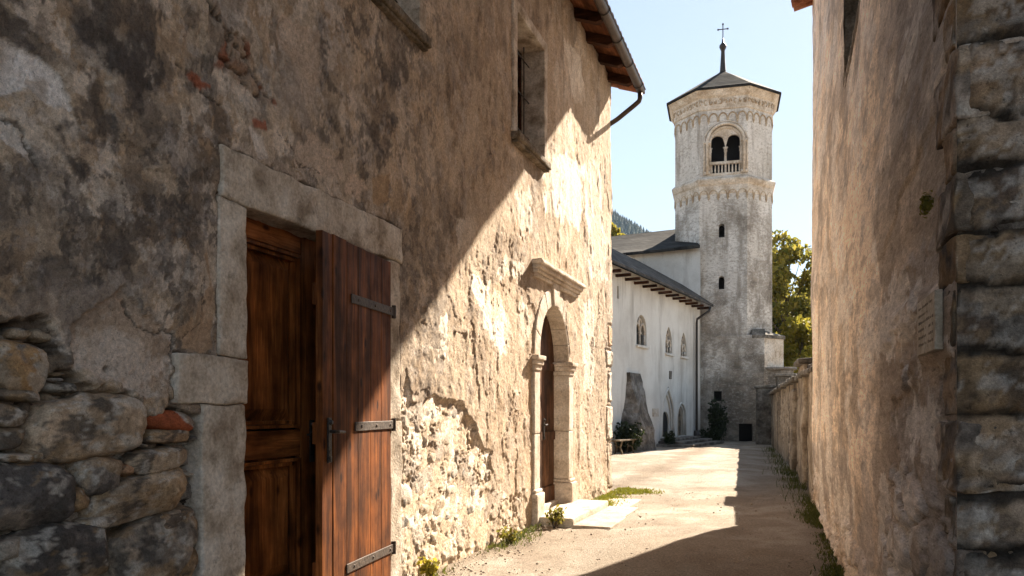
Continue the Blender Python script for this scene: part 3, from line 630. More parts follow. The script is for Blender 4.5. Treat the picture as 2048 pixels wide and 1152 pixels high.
# ================================================================== OPPOSITE HOUSE (right)
RO = (O[0]+C_*RW, O[1]-S_*RW, 0)
opp = empty('opposite_house', RO, -AZ, 'tall tan plastered house on the right with dark rough corner stones', 'house')
RU0, RU1, RH = 2.70, 12.96, 9.64
us = steps((RU0+.012, 6.5, .0135), (6.5, RU1, .028)); zs = steps((-.1, 3.2, .0145), (3.2, RH, .035))
U, Z = np.meshgrid(us, zs, indexing='ij')
def rw_uz(px, py):
    k = (px-1024)/F; w = RW-D; t = w/(k*C_-S_); return t*(k*S_+C_), EYE+(HZ-py)/F*t
ROT[0] = 0.
nb = fbm(U*.25+40, Z*.5, 4, 401); nm = fbm(U*.33, Z*1.6, 6, 402, .6); nf = fbm(U*1.3, Z*7, 5, 403, .6); nx = fbm(U*7, Z*26, 3, 404)
stk = fbm(U*.4, Z*.9, 6, 405, .6); stk2 = fbm(U*.8, Z*2.6, 5, 406, .6); wob = fbm(U*.7+9, Z*3.2, 6, 408, .62); wob2 = fbm(U*1.5+5, Z*7, 5, 409, .65)
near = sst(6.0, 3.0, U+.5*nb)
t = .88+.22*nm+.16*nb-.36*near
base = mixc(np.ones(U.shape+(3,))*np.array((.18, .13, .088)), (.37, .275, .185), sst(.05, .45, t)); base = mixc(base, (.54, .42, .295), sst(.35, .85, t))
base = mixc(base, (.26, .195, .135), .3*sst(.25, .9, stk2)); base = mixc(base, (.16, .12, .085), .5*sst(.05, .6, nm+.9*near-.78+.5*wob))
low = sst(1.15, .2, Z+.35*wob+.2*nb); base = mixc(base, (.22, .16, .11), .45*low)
base = mixc(base, (.60, .49, .37), .55*sst(.4, .75, fbm(U*.5, Z*2.2, 6, 411, .65)))
base = mixc(base, (.13, .10, .075), .4*sst(.5, .9, fbm(U*.6+60, Z*2.4, 6, 412, .65)))
hgt = .02*nb+.006*nm+.0035*nf*(.5+near)+.0014*nx; pe = sst(-.03, .03, fbm(U*.45+3, Z*1.9, 6, 413, .6)-.25+.3*near); hgt = hgt-.008*pe*(.3+near)
f1, f2, idr = worley(U*1.6+.3*wob, Z*4.6+.3*wob2, 414); ex = np.clip(sst(.25, .45, .55*low+.6*near+.35*wob-.25), 0, 1)*sst(2.3, 1.6, Z+.3*wob)
hgt = hgt*(1-.5*ex)+ex*(-.02+.035*sst(.02, .3, f2-f1)); base = mixc(base, (.27, .20, .14), .6*ex*idr); base = mixc(base, (.50, .40, .30), .75*ex*(idr > .8)*sst(.05, .2, f2-f1)); base = mixc(base, (.06, .045, .035), .6*ex*sst(.12, .02, f2-f1))
hgt = hgt+.035*sst(.4, 0, Z)*(.5+.5*wob)
# quoin stones wrapping the near corner
hq = 0; QB = [-.1, .2, .42, .62, .80, .996, 1.15, 1.385, 1.58, 1.78, 1.93, 2.12, 2.27, 2.5, 2.68, 2.95, 3.2]; z = 3.2
QZ = [(a, c, (.34, .2, .42, .26, .3, .18)[i % 6]) for i, (a, c) in enumerate(zip(QB[:-1], QB[1:]))]
for i in range(40):
    h_ = (.30, .22, .36, .27, .19, .33)[i % 6]; QZ.append((z, z+h_, (.34, .2, .42, .26, .3, .18)[i % 6])); z += h_
    if z > RH: break
for i, (a, c, wd) in enumerate(QZ):
    dd = np.minimum(np.minimum(Z-a, c-Z), RU0+wd-U)+.02*wob2; m = sst(0, .02, dd)*(1 if i in (3, 2, 1, 0) else .45*(i % 2)); hgt = hgt-.025*m*(i < 9); base = mixc(base, [(.30, .22, .15), (.40, .30, .21), (.24, .18, .125)][i % 3], .6*m)
pq = polysd(U, Z, [rw_uz(*p) for p in ((1830, 575), (1905, 560), (1905, 735), (1830, 735))]); hgt = hgt*(1-sst(-.02, .06, pq))
RWIN = (5.6, 7.45, 4.24, 6.1)
um, zm = (us[:-1]+us[1:])/2, (zs[:-1]+zs[1:])/2; UM, ZM = np.meshgrid(um, zm, indexing='ij')
keep = ~((UM > RWIN[0]) & (UM < RWIN[1]) & (ZM > RWIN[2]) & (ZM < RWIN[3]))
em = sst(0, .05, U-RU0-.012); hgt = hgt*em+.105*sst(6.5, 12.9, U); edge = .012*(1-em)
base = mixc(base, (.17, .128, .09), .55*sst(.12, .42, fbm(U*1.1+77, Z*1.0, 7, 421, .62)+.55*near-.30)); base = mixc(base, (.24, .205, .17), .45*sst(.30, .40, fbm(U*.9+17, Z*1.5, 7, 424, .62))); base = mixc(base, (.52, .45, .36), .55*sst(.28, .36, fbm(U*1.3+7, Z*2.2, 7, 423, .62)))
base = base*(1.80-.35*near)[..., None]*np.array((1.0, 1.09, 1.26))  # far part paler: light bounced onto it is put into the colour
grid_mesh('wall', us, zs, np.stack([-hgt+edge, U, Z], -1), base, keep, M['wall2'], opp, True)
ROT[0] = .6
# near end wall of big dark stones
xs = steps((.012, .7, .011), (.7, 7.5, .08)); zs = steps((-.1, 3.2, .0135), (3.2, RH, .06))
X, Z = np.meshgrid(xs, zs, indexing='ij'); wob = fbm(X*4+3, Z*4, 6, 421, .62); wob2 = fbm(X*9+3, Z*9, 5, 422, .65); nx = fbm(X*30, Z*30, 3, 423); nf = fbm(X*10, Z*22, 5, 425, .6)
dmin = np.full(X.shape, 9.); cs = np.zeros(X.shape+(3,)); PAL = [(.13, .115, .10), (.20, .185, .175), (.09, .08, .075), (.26, .24, .225), (.16, .135, .105)]; off = np.zeros(X.shape)
for i, (a, c, wd) in enumerate(QZ):
    wq = (.55, .38, .62, .44, .5, .4)[i % 6]; zw = Z+.02*wob
    idx = np.floor((X+.018*wob2-0)/wq); fxx = (X+.018*wob2)-idx*wq
    dd = np.minimum(np.minimum(zw-a, c-zw), np.where(idx > 0, np.minimum(fxx, wq-fxx), wq-fxx)); ins = dd >= 0
    dmin = np.where(ins, dd, dmin); rr = (np.sin(idx*12.9+i*7.1)*43.7) % 1
    cs = np.where(ins[..., None], np.array(PAL)[((rr*5).astype(int)+i) % 5], cs); off = np.where(ins, (rr-.5)*.03, off)
face = sst(.0, .016, dmin); hgt = off*.8-.04+.052*face+.008*wob*face+.007*nf+.003*nx+.006*wob2
cs = mixc(cs, (.055, .05, .046), .75*sst(.05, .6, wob)); cs = mixc(cs, (.34, .32, .30), .5*sst(.35, .8, wob2)); cs = mixc(cs, (.2, .13, .06), .35*sst(.3, .8, fbm(X*3+9, Z*5, 5, 426))); 
cs = cs*np.array((.98, .86, .74)); em = sst(0, .05, X-.012); b_ = np.stack([X, RU0-.001+.012*(1-em)-.55*(hgt+.01)*em, Z], -1); cs = cs*np.array((1.2, 1.08, .95))
for sc_, th, al, cl, sd in ((5, .3, .5, (.42, .38, .33), 811), (7, .38, .6, (.075, .066, .058), 812), (4, .42, .5, (.30, .20, .11), 813), (11, .45, .5, (.5, .46, .41), 814)): cs = mixc(cs, cl, .7*al*sst(-.04, .04, fbm(X*sc_+sd, Z*sc_*1.6, 7, sd, .64)-th))
cs = mixc(cs, (.022, .018, .014), .93*sst(.030, .006, dmin+.008*wob2))
grid_mesh('end_wall', xs, zs, b_, cs, np.ones((len(xs)-1, len(zs)-1), bool), M['rough'], opp, False)
b = MB(); bc = []; random.seed(33)
for i, (a, c, wd) in enumerate(QZ):
    x = .006+rnd(-.004, .004); first = True
    while x < 1.9:
        w_ = (.50, .34, .62, .42, .55, .3)[(i*2+len(bc)) % 6]*rnd(.85, 1.15); n0 = len(b.v); o_ = rnd(-.004, .007)-(.03 if rnd(0, 1) < .36 else 0); dz_ = rnd(-.012, .012)
        rbox(b, x, x+w_-.012, RU0-.004-o_, RU0+(wd if first else .25), a+.001+rnd(0, .010), c-.001-rnd(0, .010)+dz_, .010, .028, .013, 9)
        q = np.array(b.v[n0:]); A, B = q[:, 0]+.7*q[:, 1], q[:, 2]; p0 = np.array(PAL[(i*3+int(x*9)) % 5])*np.array((1.75, 1.5, 1.25))
        k = mixc(np.ones((len(q), 3))*p0, p0*.45, sst(-.05, .35, fbm(A*5+i, B*8, 6, 930, .65))); k = mixc(k, (.48, .43, .37), .6*sst(.25, .4, fbm(A*8+i, B*11, 6, 931, .7))); k = mixc(k, (.055, .046, .04), .7*sst(.25, .4, fbm(A*6+i+9, B*9, 6, 932, .7))); k = mixc(k, (.30, .18, .08), .5*sst(.35, .5, fbm(A*4+i, B*5, 5, 933, .65)))
        bc.append(k); x += w_; first = False
b.build('corner_stones', M['rough'], opp, True, cols=np.concatenate(bc))
b = MB(); box(b, -.05, 7.5, RU1-.3, RU1-.012, -.1, RH); box(b, 7.2, 7.49, RU0+.2, RU1-.31, -.1, RH); box(b, .2, .5, RU0+.3, RU0+.6, -.1, RH); box(b, .8, .9, 4.5, 9, 3.5, 7); b.build('rear_wall', M['dark'], opp)
# window recess
w = bpy.data.objects.new('window', None); COL.objects.link(w); w.parent = opp; w.location = (0, RWIN[0], RWIN[2]); w.empty_display_size = .2; W_, H_ = RWIN[1]-RWIN[0], RWIN[3]-RWIN[2]
b = MB(); rbox(b, -.006, .42, -.14, .006, -.02, H_+.1, .015, .08, .01); rbox(b, -.006, .42, W_-.006, W_+.14, -.02, H_+.1, .015, .08, .014, 7); rbox(b, .0, .42, 0, W_, H_-.01, H_+.1, .01, .08, .006); rbox(b, -.004, .42, 0, W_, -.1, .006, .015, .08, .006); b.build('frame', M['sill'], w, True)
b = MB(); XS = .30
for a, c in ((0, .07), (W_/2-.04, W_/2+.04), (W_-.07, W_)): box(b, XS, XS+.05, a, c, 0, H_)
for a, c in ((0, .07), (H_/2, H_/2+.05), (H_-.07, H_)):
    for p, q in ((.0705, W_/2-.0405), (W_/2+.0405, W_-.0705)): box(b, XS+.002, XS+.048, p, q, a, c)
b.build('casement', M['rafter'], w); b = MB(); box(b, XS+.02, XS+.026, .06, W_-.06, .06, H_-.06); b.build('pane', M['glass'], w)
# unseen hipped roof; eaves shaped to throw the slanting shade on the old house
b = MB(); EX, EU = -1.68, 16.55; ez = 9.65
lo = [(EX, -.5, ez), (EX, EU, ez), (8.5, EU, ez), (8.5, -.5, ez)]; hi = [(x, y, z+.14) for x, y, z in lo]; rg = [(3.4, 4.4, 12.2), (3.4, EU-5, 12.2)]
b.add(lo+hi+rg, [(0, 3, 2, 1), (0, 1, 5, 4), (1, 2, 6, 5), (2, 3, 7, 6), (3, 0, 4, 7), (4, 5, 9, 8), (5, 6, 9), (6, 7, 8, 9), (7, 4, 8)])
rf = b.build('roof', M['board'], opp)
b = MB()   # course of tiles ending the cornice at the far corner
for i in range(14):
    y = RU1-.07-i*.15
    tube(b, [(.0, y, 7.60), (-.39+rnd(-.02, .02), y, 7.52+rnd(-.015, .015))], [.06, .075], 8)
for z0, z1, e in ((7.56, 7.70, .06), (7.70, 7.86, .14), (7.86, 8.04, .22)): rbox(b, -e-.09, .02, RU0+.5, RU1+e*1.0, z0, z1, .015, .25, .006)
b.build('cornice', M['tile'], opp, True)
# ================================================================== CHURCH PRECINCT
M['white'] = None
def m_facade():
    t = NT('limewashed_wall'); n = t.noise(.35, 7, None, .65); f = t.noise(9, 7, None, .7); v = t.noise(1., 6, t.mapped((1.2, 1.2, .25)), .65)
    c = t.ramp(n, (.34, (.55, .51, .45)), (.58, (.74, .71, .65))); c = t.mix(t.ramp(v, (.52, 0.), (.66, .75)), c, (.42, .38, .33)); c = t.mix(t.ramp(f, (.62, 0.), (.75, .6)), c, (.33, .31, .285))
    c = t.mix(1., c, t.ramp(t.noise(40, 4), (.3, .88), (.7, 1.1)), 'MULTIPLY')
    return t.done(c, .9, t.bump(f, .35, .03), .15)
def m_tower(name, dirt):
    """worn lime render over coursed stone; dirt > 0 means the stone shows in more places"""
    t = NT(name); sep = t.n('ShaderNodeSeparateXYZ'); t.l(t.tc, sep.inputs[0])
    vo = t.n('ShaderNodeTexVoronoi'); t.l(t.mapped((1.9, 1.9, 4.2)), vo.inputs['Vector']); vo.inputs['Scale'].default_value = 1.; vo.inputs['Randomness'].default_value = .9
    n = t.noise(.55, 8, None, .65, .3); f = t.noise(6.5, 8, t.mapped((1, 1, 1.8)), .72); st = t.noise(1., 7, t.mapped((2.6, 2.6, .35)), .65)
    c = t.ramp(n, (.32, (.52, .48, .42)), (.55, (.66, .62, .565)), (.7, (.72, .69, .64)))
    c = t.mix(t.ramp(f, (.50, 0.), (.62, .8)), c, (.36, .31, .25)); c = t.mix(t.ramp(st, (.50, 0.), (.66, .75)), c, (.27, .235, .195))
    # bare masonry: patchy, with a shape of its own
    msk = t.math('ADD', t.math('MULTIPLY', t.noise(.42, 8, t.mapped((1, 1, .8)), .7), 2.2), t.math('MULTIPLY', f, .9)); zz = t.math('SUBTRACT', .32, t.math('MULTIPLY', sep.outputs[2], .044))
    msk = t.math('ADD', msk, zz); msk = t.ramp(t.math('ADD', msk, dirt), (.95, 0.), (1.0, 1.)) if False else t.ramp(t.math('MULTIPLY', t.math('ADD', msk, dirt), .5), (.61, 0.), (.80, .95))
    sc = t.mix(vo.outputs['Color'], (.08, .064, .05), (.28, .23, .175)); sc = t.mix(t.ramp(vo.outputs['Distance'], (.30, 0.), (.55, .6)), sc, (.14, .12, .095))
    sc = t.mix(t.ramp(f, (.5, 0.), (.62, .75)), sc, (.38, .34, .29))
    c = t.mix(msk, c, sc); c = t.mix(1., c, t.ramp(t.noise(26, 5), (.3, .78), (.7, 1.2)), 'MULTIPLY')
    return t.done(c, .92, t.bump(t.math('ADD', f, t.math('MULTIPLY', vo.outputs['Distance'], -.4)), .5, .06), .15)
M['white'] = m_facade(); M['tower'] = M['towerbase'] = m_tower('worn_tower_masonry', -.18)
M['pale'] = m_stone('carved_tower_stone', (.40, .32, .235), (.56, .48, .385), (.66, .60, .52), 2.2, 16, .35)
M['ochre'] = m_stone('ochre_frieze', (.30, .21, .13), (.42, .32, .21), (.52, .43, .32), 2.2, 16, .35)
M['buttress'] = m_stone('mossy_rubble', (.075, .066, .056), (.15, .13, .108), (.27, .25, .225), 2.2, 11, .7)
M['gwall'] = m_stone('rubble_wall', (.16, .125, .09), (.34, .275, .205), (.52, .44, .34), 2.6, 14, .9, .8)
M['cope'] = m_stone('coping_stone', (.07, .06, .05), (.15, .13, .105), (.26, .235, .2), 3, 14, .6)
Q = (8.42, 35.9); FA = R(28.7); fs, fc = math.sin(FA), math.cos(FA)
wing = empty('convent_wing', (Q[0], Q[1], 0), -FA, 'long white limewashed wing with three small gothic windows, arched doorway and sloping buttress', 'building')
def fy(px, py=HZ):
    k = (px-1024)/F; t = (Q[0]-Q[1]*k)/(fs-fc*k); return -t, EYE+(HZ-py)/F*(Q[1]-fc*t)
def opn(xa, xb, yt, yb, kind):
    (a, _), (c, zb) = fy(xa), fy(xb, yb); m = (a+c)/2; hw = (c-a)/2; zt = fy((xa+xb)/2, yt)[1]
    zs = zt-(hw if kind == 'round' else hw*1.732 if kind == 'point' else 0); return (m, hw, zb, zs, kind)
wins = [opn(1273, 1293, 630, 693, 'round'), opn(1331, 1344, 653, 708, 'point'), opn(1361.5, 1373, 665, 714, 'point')]
dr1 = opn(1323.5, 1349, 773, 876, 'point'); dr2 = opn(1354.5, 1372.5, 804, 877, 'round'); dr1 = dr1[:2]+(.32,)+dr1[3:]; dr2 = dr2[:2]+(.32,)+dr2[3:]
slit = opn(1234, 1237.5, 572, 598, 'flat')
b = MB(); panel(b, -22, 0, -.1, 6.25, wins+[dr1, dr2, slit], .20, lambda y, z, d: (-d, y, z)); fw = b.build('wall', M['white'], wing)
b = MB(); box(b, -5.4, -5.0, -22, 0, -.1, 7); box(b, -5.0, -.5, -22, -21.8, -.1, 6.1); b.build('rear_wall', M['dark'], wing)
for o in wins:
    m, hw, zb, zs_, kd = o; w = bpy.data.objects.new('window', None); COL.objects.link(w); w.parent = wing; w.location = (0, m, zb)
    h = zs_-zb; b = MB()
    tube(b, [(-.08, 0, 0), (-.08, 0, h*.72)], [.05, .04], 8); box(b, -.13, -.03, -.09, .09, h*.72, h*.72+.08)
    for sg in (-1, 1):
        tube(b, [(-.08, sg*(hw-.04), 0), (-.08, sg*(hw-.04), h*.75)], .045, 6)
        q = hw/2; tube(b, [(-.08, sg*q+q*.95*math.cos(a*math.pi/8), h*.76+q*1.35*math.sin(a*math.pi/8)) for a in range(9)], .05, 6)
    tz = top_of(o, m)-zb
    b.add([(-.09, y, z) for y, z in ((-hw*.35, h*.8+hw*.5), (0, h*.8), (hw*.35, h*.8+hw*.5), (0, tz))], [(0, 1, 2, 3)])
    tube(b, [(-.08, .3*hw*math.cos(a*math.pi/6), tz-hw*.55+.3*hw*math.sin(a*math.pi/6)) for a in range(13)], .035, 6)
    b.build('tracery', M['pale'], w, True)
    b = MB(); box(b, -.22, -.19, -hw-.1, hw+.1, -.05, tz+.1); b.build('pane', M['dark'], w)
    b = MB(); rbox(b, -.18, .10, -hw-.08, hw+.08, -.10, -.004, .02, .2, .004); b.build('sill', M['white'], w)
# doors
for o, dk, fr in ((dr1, 'dark', .62), (dr2, 'greywood', .75)):
    m, hw, zb, zs_, kd = o; tp = top_of(o, m)
    d = bpy.data.objects.new('doorway', None); COL.objects.link(d); d.parent = wing; d.location = (0, m, zb)
    b = MB(); oo = (0, hw*fr, 0, (zs_-zb)*.86, 'round'); panel(b, -hw-.05, hw+.05, -.02, tp-zb+.05, [oo], .06, lambda y, z, e: (-.13-e, y, z)); b.build('lunette', M['white'], d)
    b = MB(); box(b, -.24, -.19, -hw, hw, 0, tp-zb); b.build('door', M[dk], d)
    for q in range(2):
        e = hw-.05-.1*q; x = -.02-.07*q; pts = [(x, -e, 0), (x, -e, zs_-zb)]
        pts += [(x, y, (top_of((0, e, 0, zs_-zb, kd), y))) for y in [e*math.cos(math.pi-math.pi*k/12) for k in range(13)]]+[(x, e, 0)]
        b = MB(); tube(b, pts, .05, 6); b.build('moulding', M['white'], d, True)
b = MB()
for i in range(3): rbox(b, .0+.0, .55+.45*(2-i), dr1[0]-1.0-.25*(2-i), dr2[0]+.9+.2*(2-i), .10*i-(.1 if i == 0 else 0), .10*(i+1), .02, .3, .006)
b.build('steps', M['buttress'], wing)
b = MB(); y0 = fy(1305)[0]; y1 = fy(1316)[0]; z0, z1 = fy(1310, 833)[1], fy(1310, 817)[1]; box(b, -.01, .03, y0, y1, z0, z1); b.build('wall_plaque', M['pale'], wing)
b = MB(); y0 = fy(1338)[0]; y1 = fy(1342.5)[0]; z0, z1 = fy(1340, 758)[1], fy(1340, 742)[1]; box(b, -.01, .03, y0, y1, z0, z1); b.build('wall_niche', M['cope'], wing)
# raking buttress
ya, yb_ = fy(1252)[0], fy(1279)[0]; yw = (ya+yb_)/2; hb = fy(1262, 740)[1]
b = MB(); lv = 18; rings = []
def bz(i, j, x, y, z):
    n = noise.noise_vector(Vector((x*1.7, y*1.7+3, z*1.7)))*.10+noise.noise_vector(Vector((x*5, y*5+3, z*5)))*.045; return (x+n.x*(x > .02), y+n.y, z)
for i in range(lv+1):
    f = i/lv; z = hb*f-.1; xo = .62*(1-f)+.08; h0 = .62-.04*f; g0 = h0+1.15*(1-f)**1.5
    ring = [(-.1, yw-g0), *[(xo*k/5, yw-g0+(g0-h0)*k/5) for k in range(6)], *[(xo, yw-h0+2*h0*k/6) for k in range(1, 6)], *[(xo*k/5, yw+h0) for k in range(5, -1, -1)], (-.1, yw+h0)]
    rings.append([bz(i, j, x, y, z) for j, (x, y) in enumerate(ring)])
loft(b, rings); b.build('buttress', M['buttress'], wing)
# roof of the wing, rafters under its eave, gutter pipe
b = MB(); ez = 5.98; ex = .62; rx, rz2 = -2.9, 8.25
def slab(b, q, th):
    b.add(list(q)+[(x, y, z+th) for x, y, z in q], [(3, 2, 1, 0), (4, 5, 6, 7), (0, 1, 5, 4), (1, 2, 6, 5), (2, 3, 7, 6), (3, 0, 4, 7)])
n = 26
top = lambda y, k: (ex+(rx-ex)*k, y, ez+(rz2-ez)*(k**.92)+.03*noise.noise(Vector((y*.8, k*4, 0))))
for i in range(n):
    a, c = -22.5+22.5*i/n, -22.5+22.5*(i+1)/n
    for k in range(5): slab(b, [top(a, k/5), top(c, k/5), top(c, (k+1)/5), top(a, (k+1)/5)], .11)
slab(b, [(rx, -22.5, rz2), (rx, 0, rz2), (-6.2, 0, 6.2), (-6.2, -22.5, 6.2)], .1)
rf = b.build('roof', M['slatelit'], wing)
for i in range(24):
    b = MB(); y = -.35-i*.9; box(b, -.05, ex-.1, y-.06, y+.06, ez-.11, ez-.02); b.build('rafter', M['rafter'], rf)
yd = fy(1388)[0]
b = MB(); tube(b, [(ex+.02, yd+.3, ez-.05), (ex-.02, yd+.25, ez-.25), (.14, yd, ez-.6), (.12, yd, ez-.8), (.12, yd, .45), (.14, yd, .3)], .055, 8); tube(b, [(.12, yd, .5), (.12, yd, -.02)], [.12, .16], 8); b.build('downspout', M['iron'], wing, True)
# ---- nave
nave = empty('church_nave', (Q[0], Q[1], 0), -FA, 'white church nave with one small window and dark slate roof, left of the tower', 'building')
def nx_(px, py):
    k = (px-1024)/F; t = (Q[0]-Q[1]*k)/(fc+fs*k); return -t, EYE+(HZ-py)/F*(Q[1]+fs*t)
no = nx_(1329, 577); nt = nx_(1329, 555)
b = MB(); panel(b, -16, .03, -.1, 8.7, [(no[0], .19, no[1], nt[1], 'flat')], .4, lambda x, z, d: (x, .02+d, z)); box(b, -15.9, .8, 6.9, 7, -.1, 8.6); b.build('wall', M['white'], nave)
b = MB(); box(b, no[0]-.3, no[0]+.3, .44, .5, no[1]-.1, nt[1]+.1); w = b.build('window', M['dark'], nave)
b = MB(); n = 14
rt_ = lambda x, k: (-16.5+(x+16.5)*(16.62-1.7*k)/17.4, -.38+4.0*k, 8.58+1.75*(k**1.12)+.04*noise.noise(Vector((x*.7, k*3, 5))))
for i in range(n):
    a, c = -16.5+17.4*i/n, -16.5+17.4*(i+1)/n
    for k in range(5): slab(b, [rt_(a, k/5), rt_(c, k/5), rt_(c, (k+1)/5), rt_(a, (k+1)/5)], .14)
slab(b, [(-16.5, 3.62, 10.33), (-1.5, 3.62, 10.33), (-1.5, 7.6, 8.6), (-16.5, 7.6, 8.6)], .14)
b.build('roof', M['slate'], nave)
# ================================================================== TOWER
TA = R(14.7); TP = (10.04, 38.08)
tower = empty('church_tower', (TP[0], TP[1], 0), -TA, 'tall pale octagonal bell tower with twin-arched belfry window, arcaded friezes and pointed slate cap', 'tower')
def octo(d, z, s=1.):
    a, c = 1.04+.414*d, 2.15+d; e, f = 2.18+d, .93+.414*d
    return [(x*s, y*s, z) for x, y in ((-a, -c), (a, -c), (e, -f), (e, f), (a, c), (-a, c), (-e, f), (-e, -f))]
YF = 35.95
def tz(py): return EYE+(HZ-py)/F*YF
def tx(px): return ((px-1024)/F*YF-TP[0])*math.cos(TA)-(YF-TP[1])*math.sin(TA)
def tower_walls(name, z0, z1, ops, dep, mat):
    b = MB(); o = octo(0, 0)
    panel(b, -1.04, 1.04, z0, z1, ops, dep, lambda x, z, d: (x, -2.15+d, z), .3)
    for i in range(1, 8):
        p, q = o[i], o[(i+1) % 8]; n = 4
        b.add([(p[0]+(q[0]-p[0])*k/n, p[1]+(q[1]-p[1])*k/n, z) for z in (z0, z1) for k in range(n+1)], [(k, k+1, n+2+k, n+1+k) for k in range(n)])
    return b.build(name, mat, tower)
sl1 = (tx(1443.5), .125, tz(474), tz(452), 'round'); sl2 = (tx(1443), .125, tz(578), tz(557), 'round'); sq = (tx(1435.5), .17, tz(802), tz(782), 'flat')
zs1, zs2 = tz(386), tz(352)                   # lower and upper edge of the string course
tower_walls('shaft', 4.6, zs1-.02, [sl1, sl2], .45, M['tower'])
ops = [(tx(1451), .80, zs2+.10, tz(283), 'round')]
tower_walls('belfry', zs2, tz(183), ops, .30, M['tower'])
for o in (sl1, sl2):
    b = MB(); box(b, o[0]-.25, o[0]+.25, -1.68, -1.6, o[2]-.1, o[3]+.3); b.build('window', M['dark'], tower)
b = MB(); box(b, -1.7, 1.7, -1.2, -1.15, zs2, tz(190)); box(b, -1.15, 1.15, -1.85, -1.2, zs2-.2, zs2+.05); b.build('bell_chamber', M['dark'], tower)
# belfry window
bw = bpy.data.objects.new('belfry_window', None); COL.objects.link(bw); bw.parent = tower; bw.location = (tx(1451), -2.15, 0); z0, zsp = zs2+.10, tz(283)
b = MB()
for r0, x, rr in ((.80, -.06, .07), (.70, .10, .075), (.93, -.015, .045)):
    tube(b, [(-r0, x, z0), (-r0, x, zsp)]+[(-r0*math.cos(a*math.pi/16), x, zsp+r0*math.sin(a*math.pi/16)) for a in range(1, 16)]+[(r0, x, zsp), (r0, x, z0)], rr, 8)
for sg in (-1, 1): box(b, sg*.8-.14, sg*.8+.14, -.10, .12, zsp-.05, zsp+.05); box(b, sg*.8-.14, sg*.8+.14, -.09, .12, z0, z0+.14)
b.build('arch_moulding', M['pale'], bw, True)
b = MB(); lw = .30; l1, l2 = -.36, .36; tp = zsp+.04
xs_ = [-.72+.06*i for i in range(25)]; lo_ = lambda x: max([top_of((q, lw, 0, tp, 'round'), x) if abs(x-q) < lw else zsp-.22 for q in (l1, l2)]); hi_ = lambda x: zsp+math.sqrt(max(0, .75**2-x*x))
for p, q in zip(xs_[:-1], xs_[1:]):
    b.add([(p, .12, lo_(p)), (q, .12, lo_(q)), (q, .12, hi_(q)), (p, .12, hi_(p)), (p, .26, lo_(p)), (q, .26, lo_(q))], [(0, 1, 2, 3), (1, 0, 4, 5)])
b.build('tympanum', M['pale'], bw)
b = MB(); lathe = [(z0, .1), (z0+.1, .1), (z0+.13, .065), (zsp-.42, .055), (zsp-.38, .08), (zsp-.28, .07), (zsp-.2, .12)]
for x in (-.66, 0, .66): tube(b, [(x, .17, z) for z, r in lathe], [r*(1 if x == 0 else .8) for z, r in lathe], 10)
b.build('colonnette', M['pale'], bw, True)
bal = MB(); zb = tz(322); box(bal, -.70, .70, -.02, .12, zb-.12, zb); box(bal, -.70, .70, -.02, .12, z0-.05, z0+.06); br = bal.build('balustrade', M['pale'], bw)
for i in range(9):
    x = -.60+.15*i; q = MB(); tube(q, [(x, .05, z0+.06), (x, .05, z0+.12), (x, .05, (z0+zb)/2-.12), (x, .05, zb-.16), (x, .05, zb-.12)], [.045, .03, .045, .028, .04], 6); q.build('baluster', M['pale'], br, True)
# string courses, cornices, friezes of small arches
b = MB(); rings = [octo(d, z) for d, z in ((0, zs1-.02), (.03, zs1+.06), (.04, zs1+.36), (.10, zs1+.44), (.15, zs1+.58), (.15, zs1+.64), (.02, zs2))]; loft(b, rings); b.build('string_course', M['pale'], tower)
zc0, zc1 = tz(218), tz(183)
b = MB(); rings = [octo(d, z) for d, z in ((0, zc0), (.05, zc0+.03), (.07, zc1-.25), (.16, zc1-.18), (.29, zc1+.02), (.34, zc1+.12), (.34, zc1+.16))]; loft(b, rings); b.build('cornice', M['pale'], tower)
def frieze(z, h, d, r):
    b = MB(); o = octo(d, 0)
    for i in range(8):
        p, q = Vector(o[i]), Vector(o[(i+1) % 8]); L = (q-p).length; n = max(3, round(L/.40)); w = L/n; e = (q-p)/L; nr = Vector((e.y, -e.x, 0))
        for k in range(n):
            c = p+e*w*(k+.5)
            tube(b, [c-e*w*.44-Vector((0, 0, h))]+[c+e*(-w*.44*math.cos(a*math.pi/8))+Vector((0, 0, w*.62*math.sin(a*math.pi/8))) for a in range(9)]+[c+e*w*.44-Vector((0, 0, h))], r, 5)
            for s in (-1,): tube(b, [c+e*(s*w*.5)-Vector((0, 0, h-.03)), c+e*(s*w*.5)-Vector((0, 0, h+.09))], [r*1.5, r*.5], 6)
    for i, v in enumerate(b.v): b.v[i] = (v[0], v[1], v[2]+z)
    return b.build('arcade_frieze', M['ochre'], tower, True)
frieze(tz(236), .12, .01, .035); frieze(zs1-.10, .10, .01, .035)
b = MB(); o = octo(.075, 0); random.seed(5)
for i in range(8):                                      # worn relief band above the arches
    p, q = Vector(o[i]), Vector(o[(i+1) % 8]); L = (q-p).length; e = (q-p)/L; n = int(L/.20)
    for k in range(n):
        c = p+e*(L*(k+.5)/n)+Vector((0, 0, (zc0+zc1)/2-.05)); w = rnd(.04, .075); h = rnd(.07, .13)
        tube(b, [c+e*(w*math.cos(a*1.1+k))+Vector((0, 0, h*math.sin(a*1.1+k))) for a in range(5)], .028, 5)
b.build('relief_band', M['ochre'], tower, True)
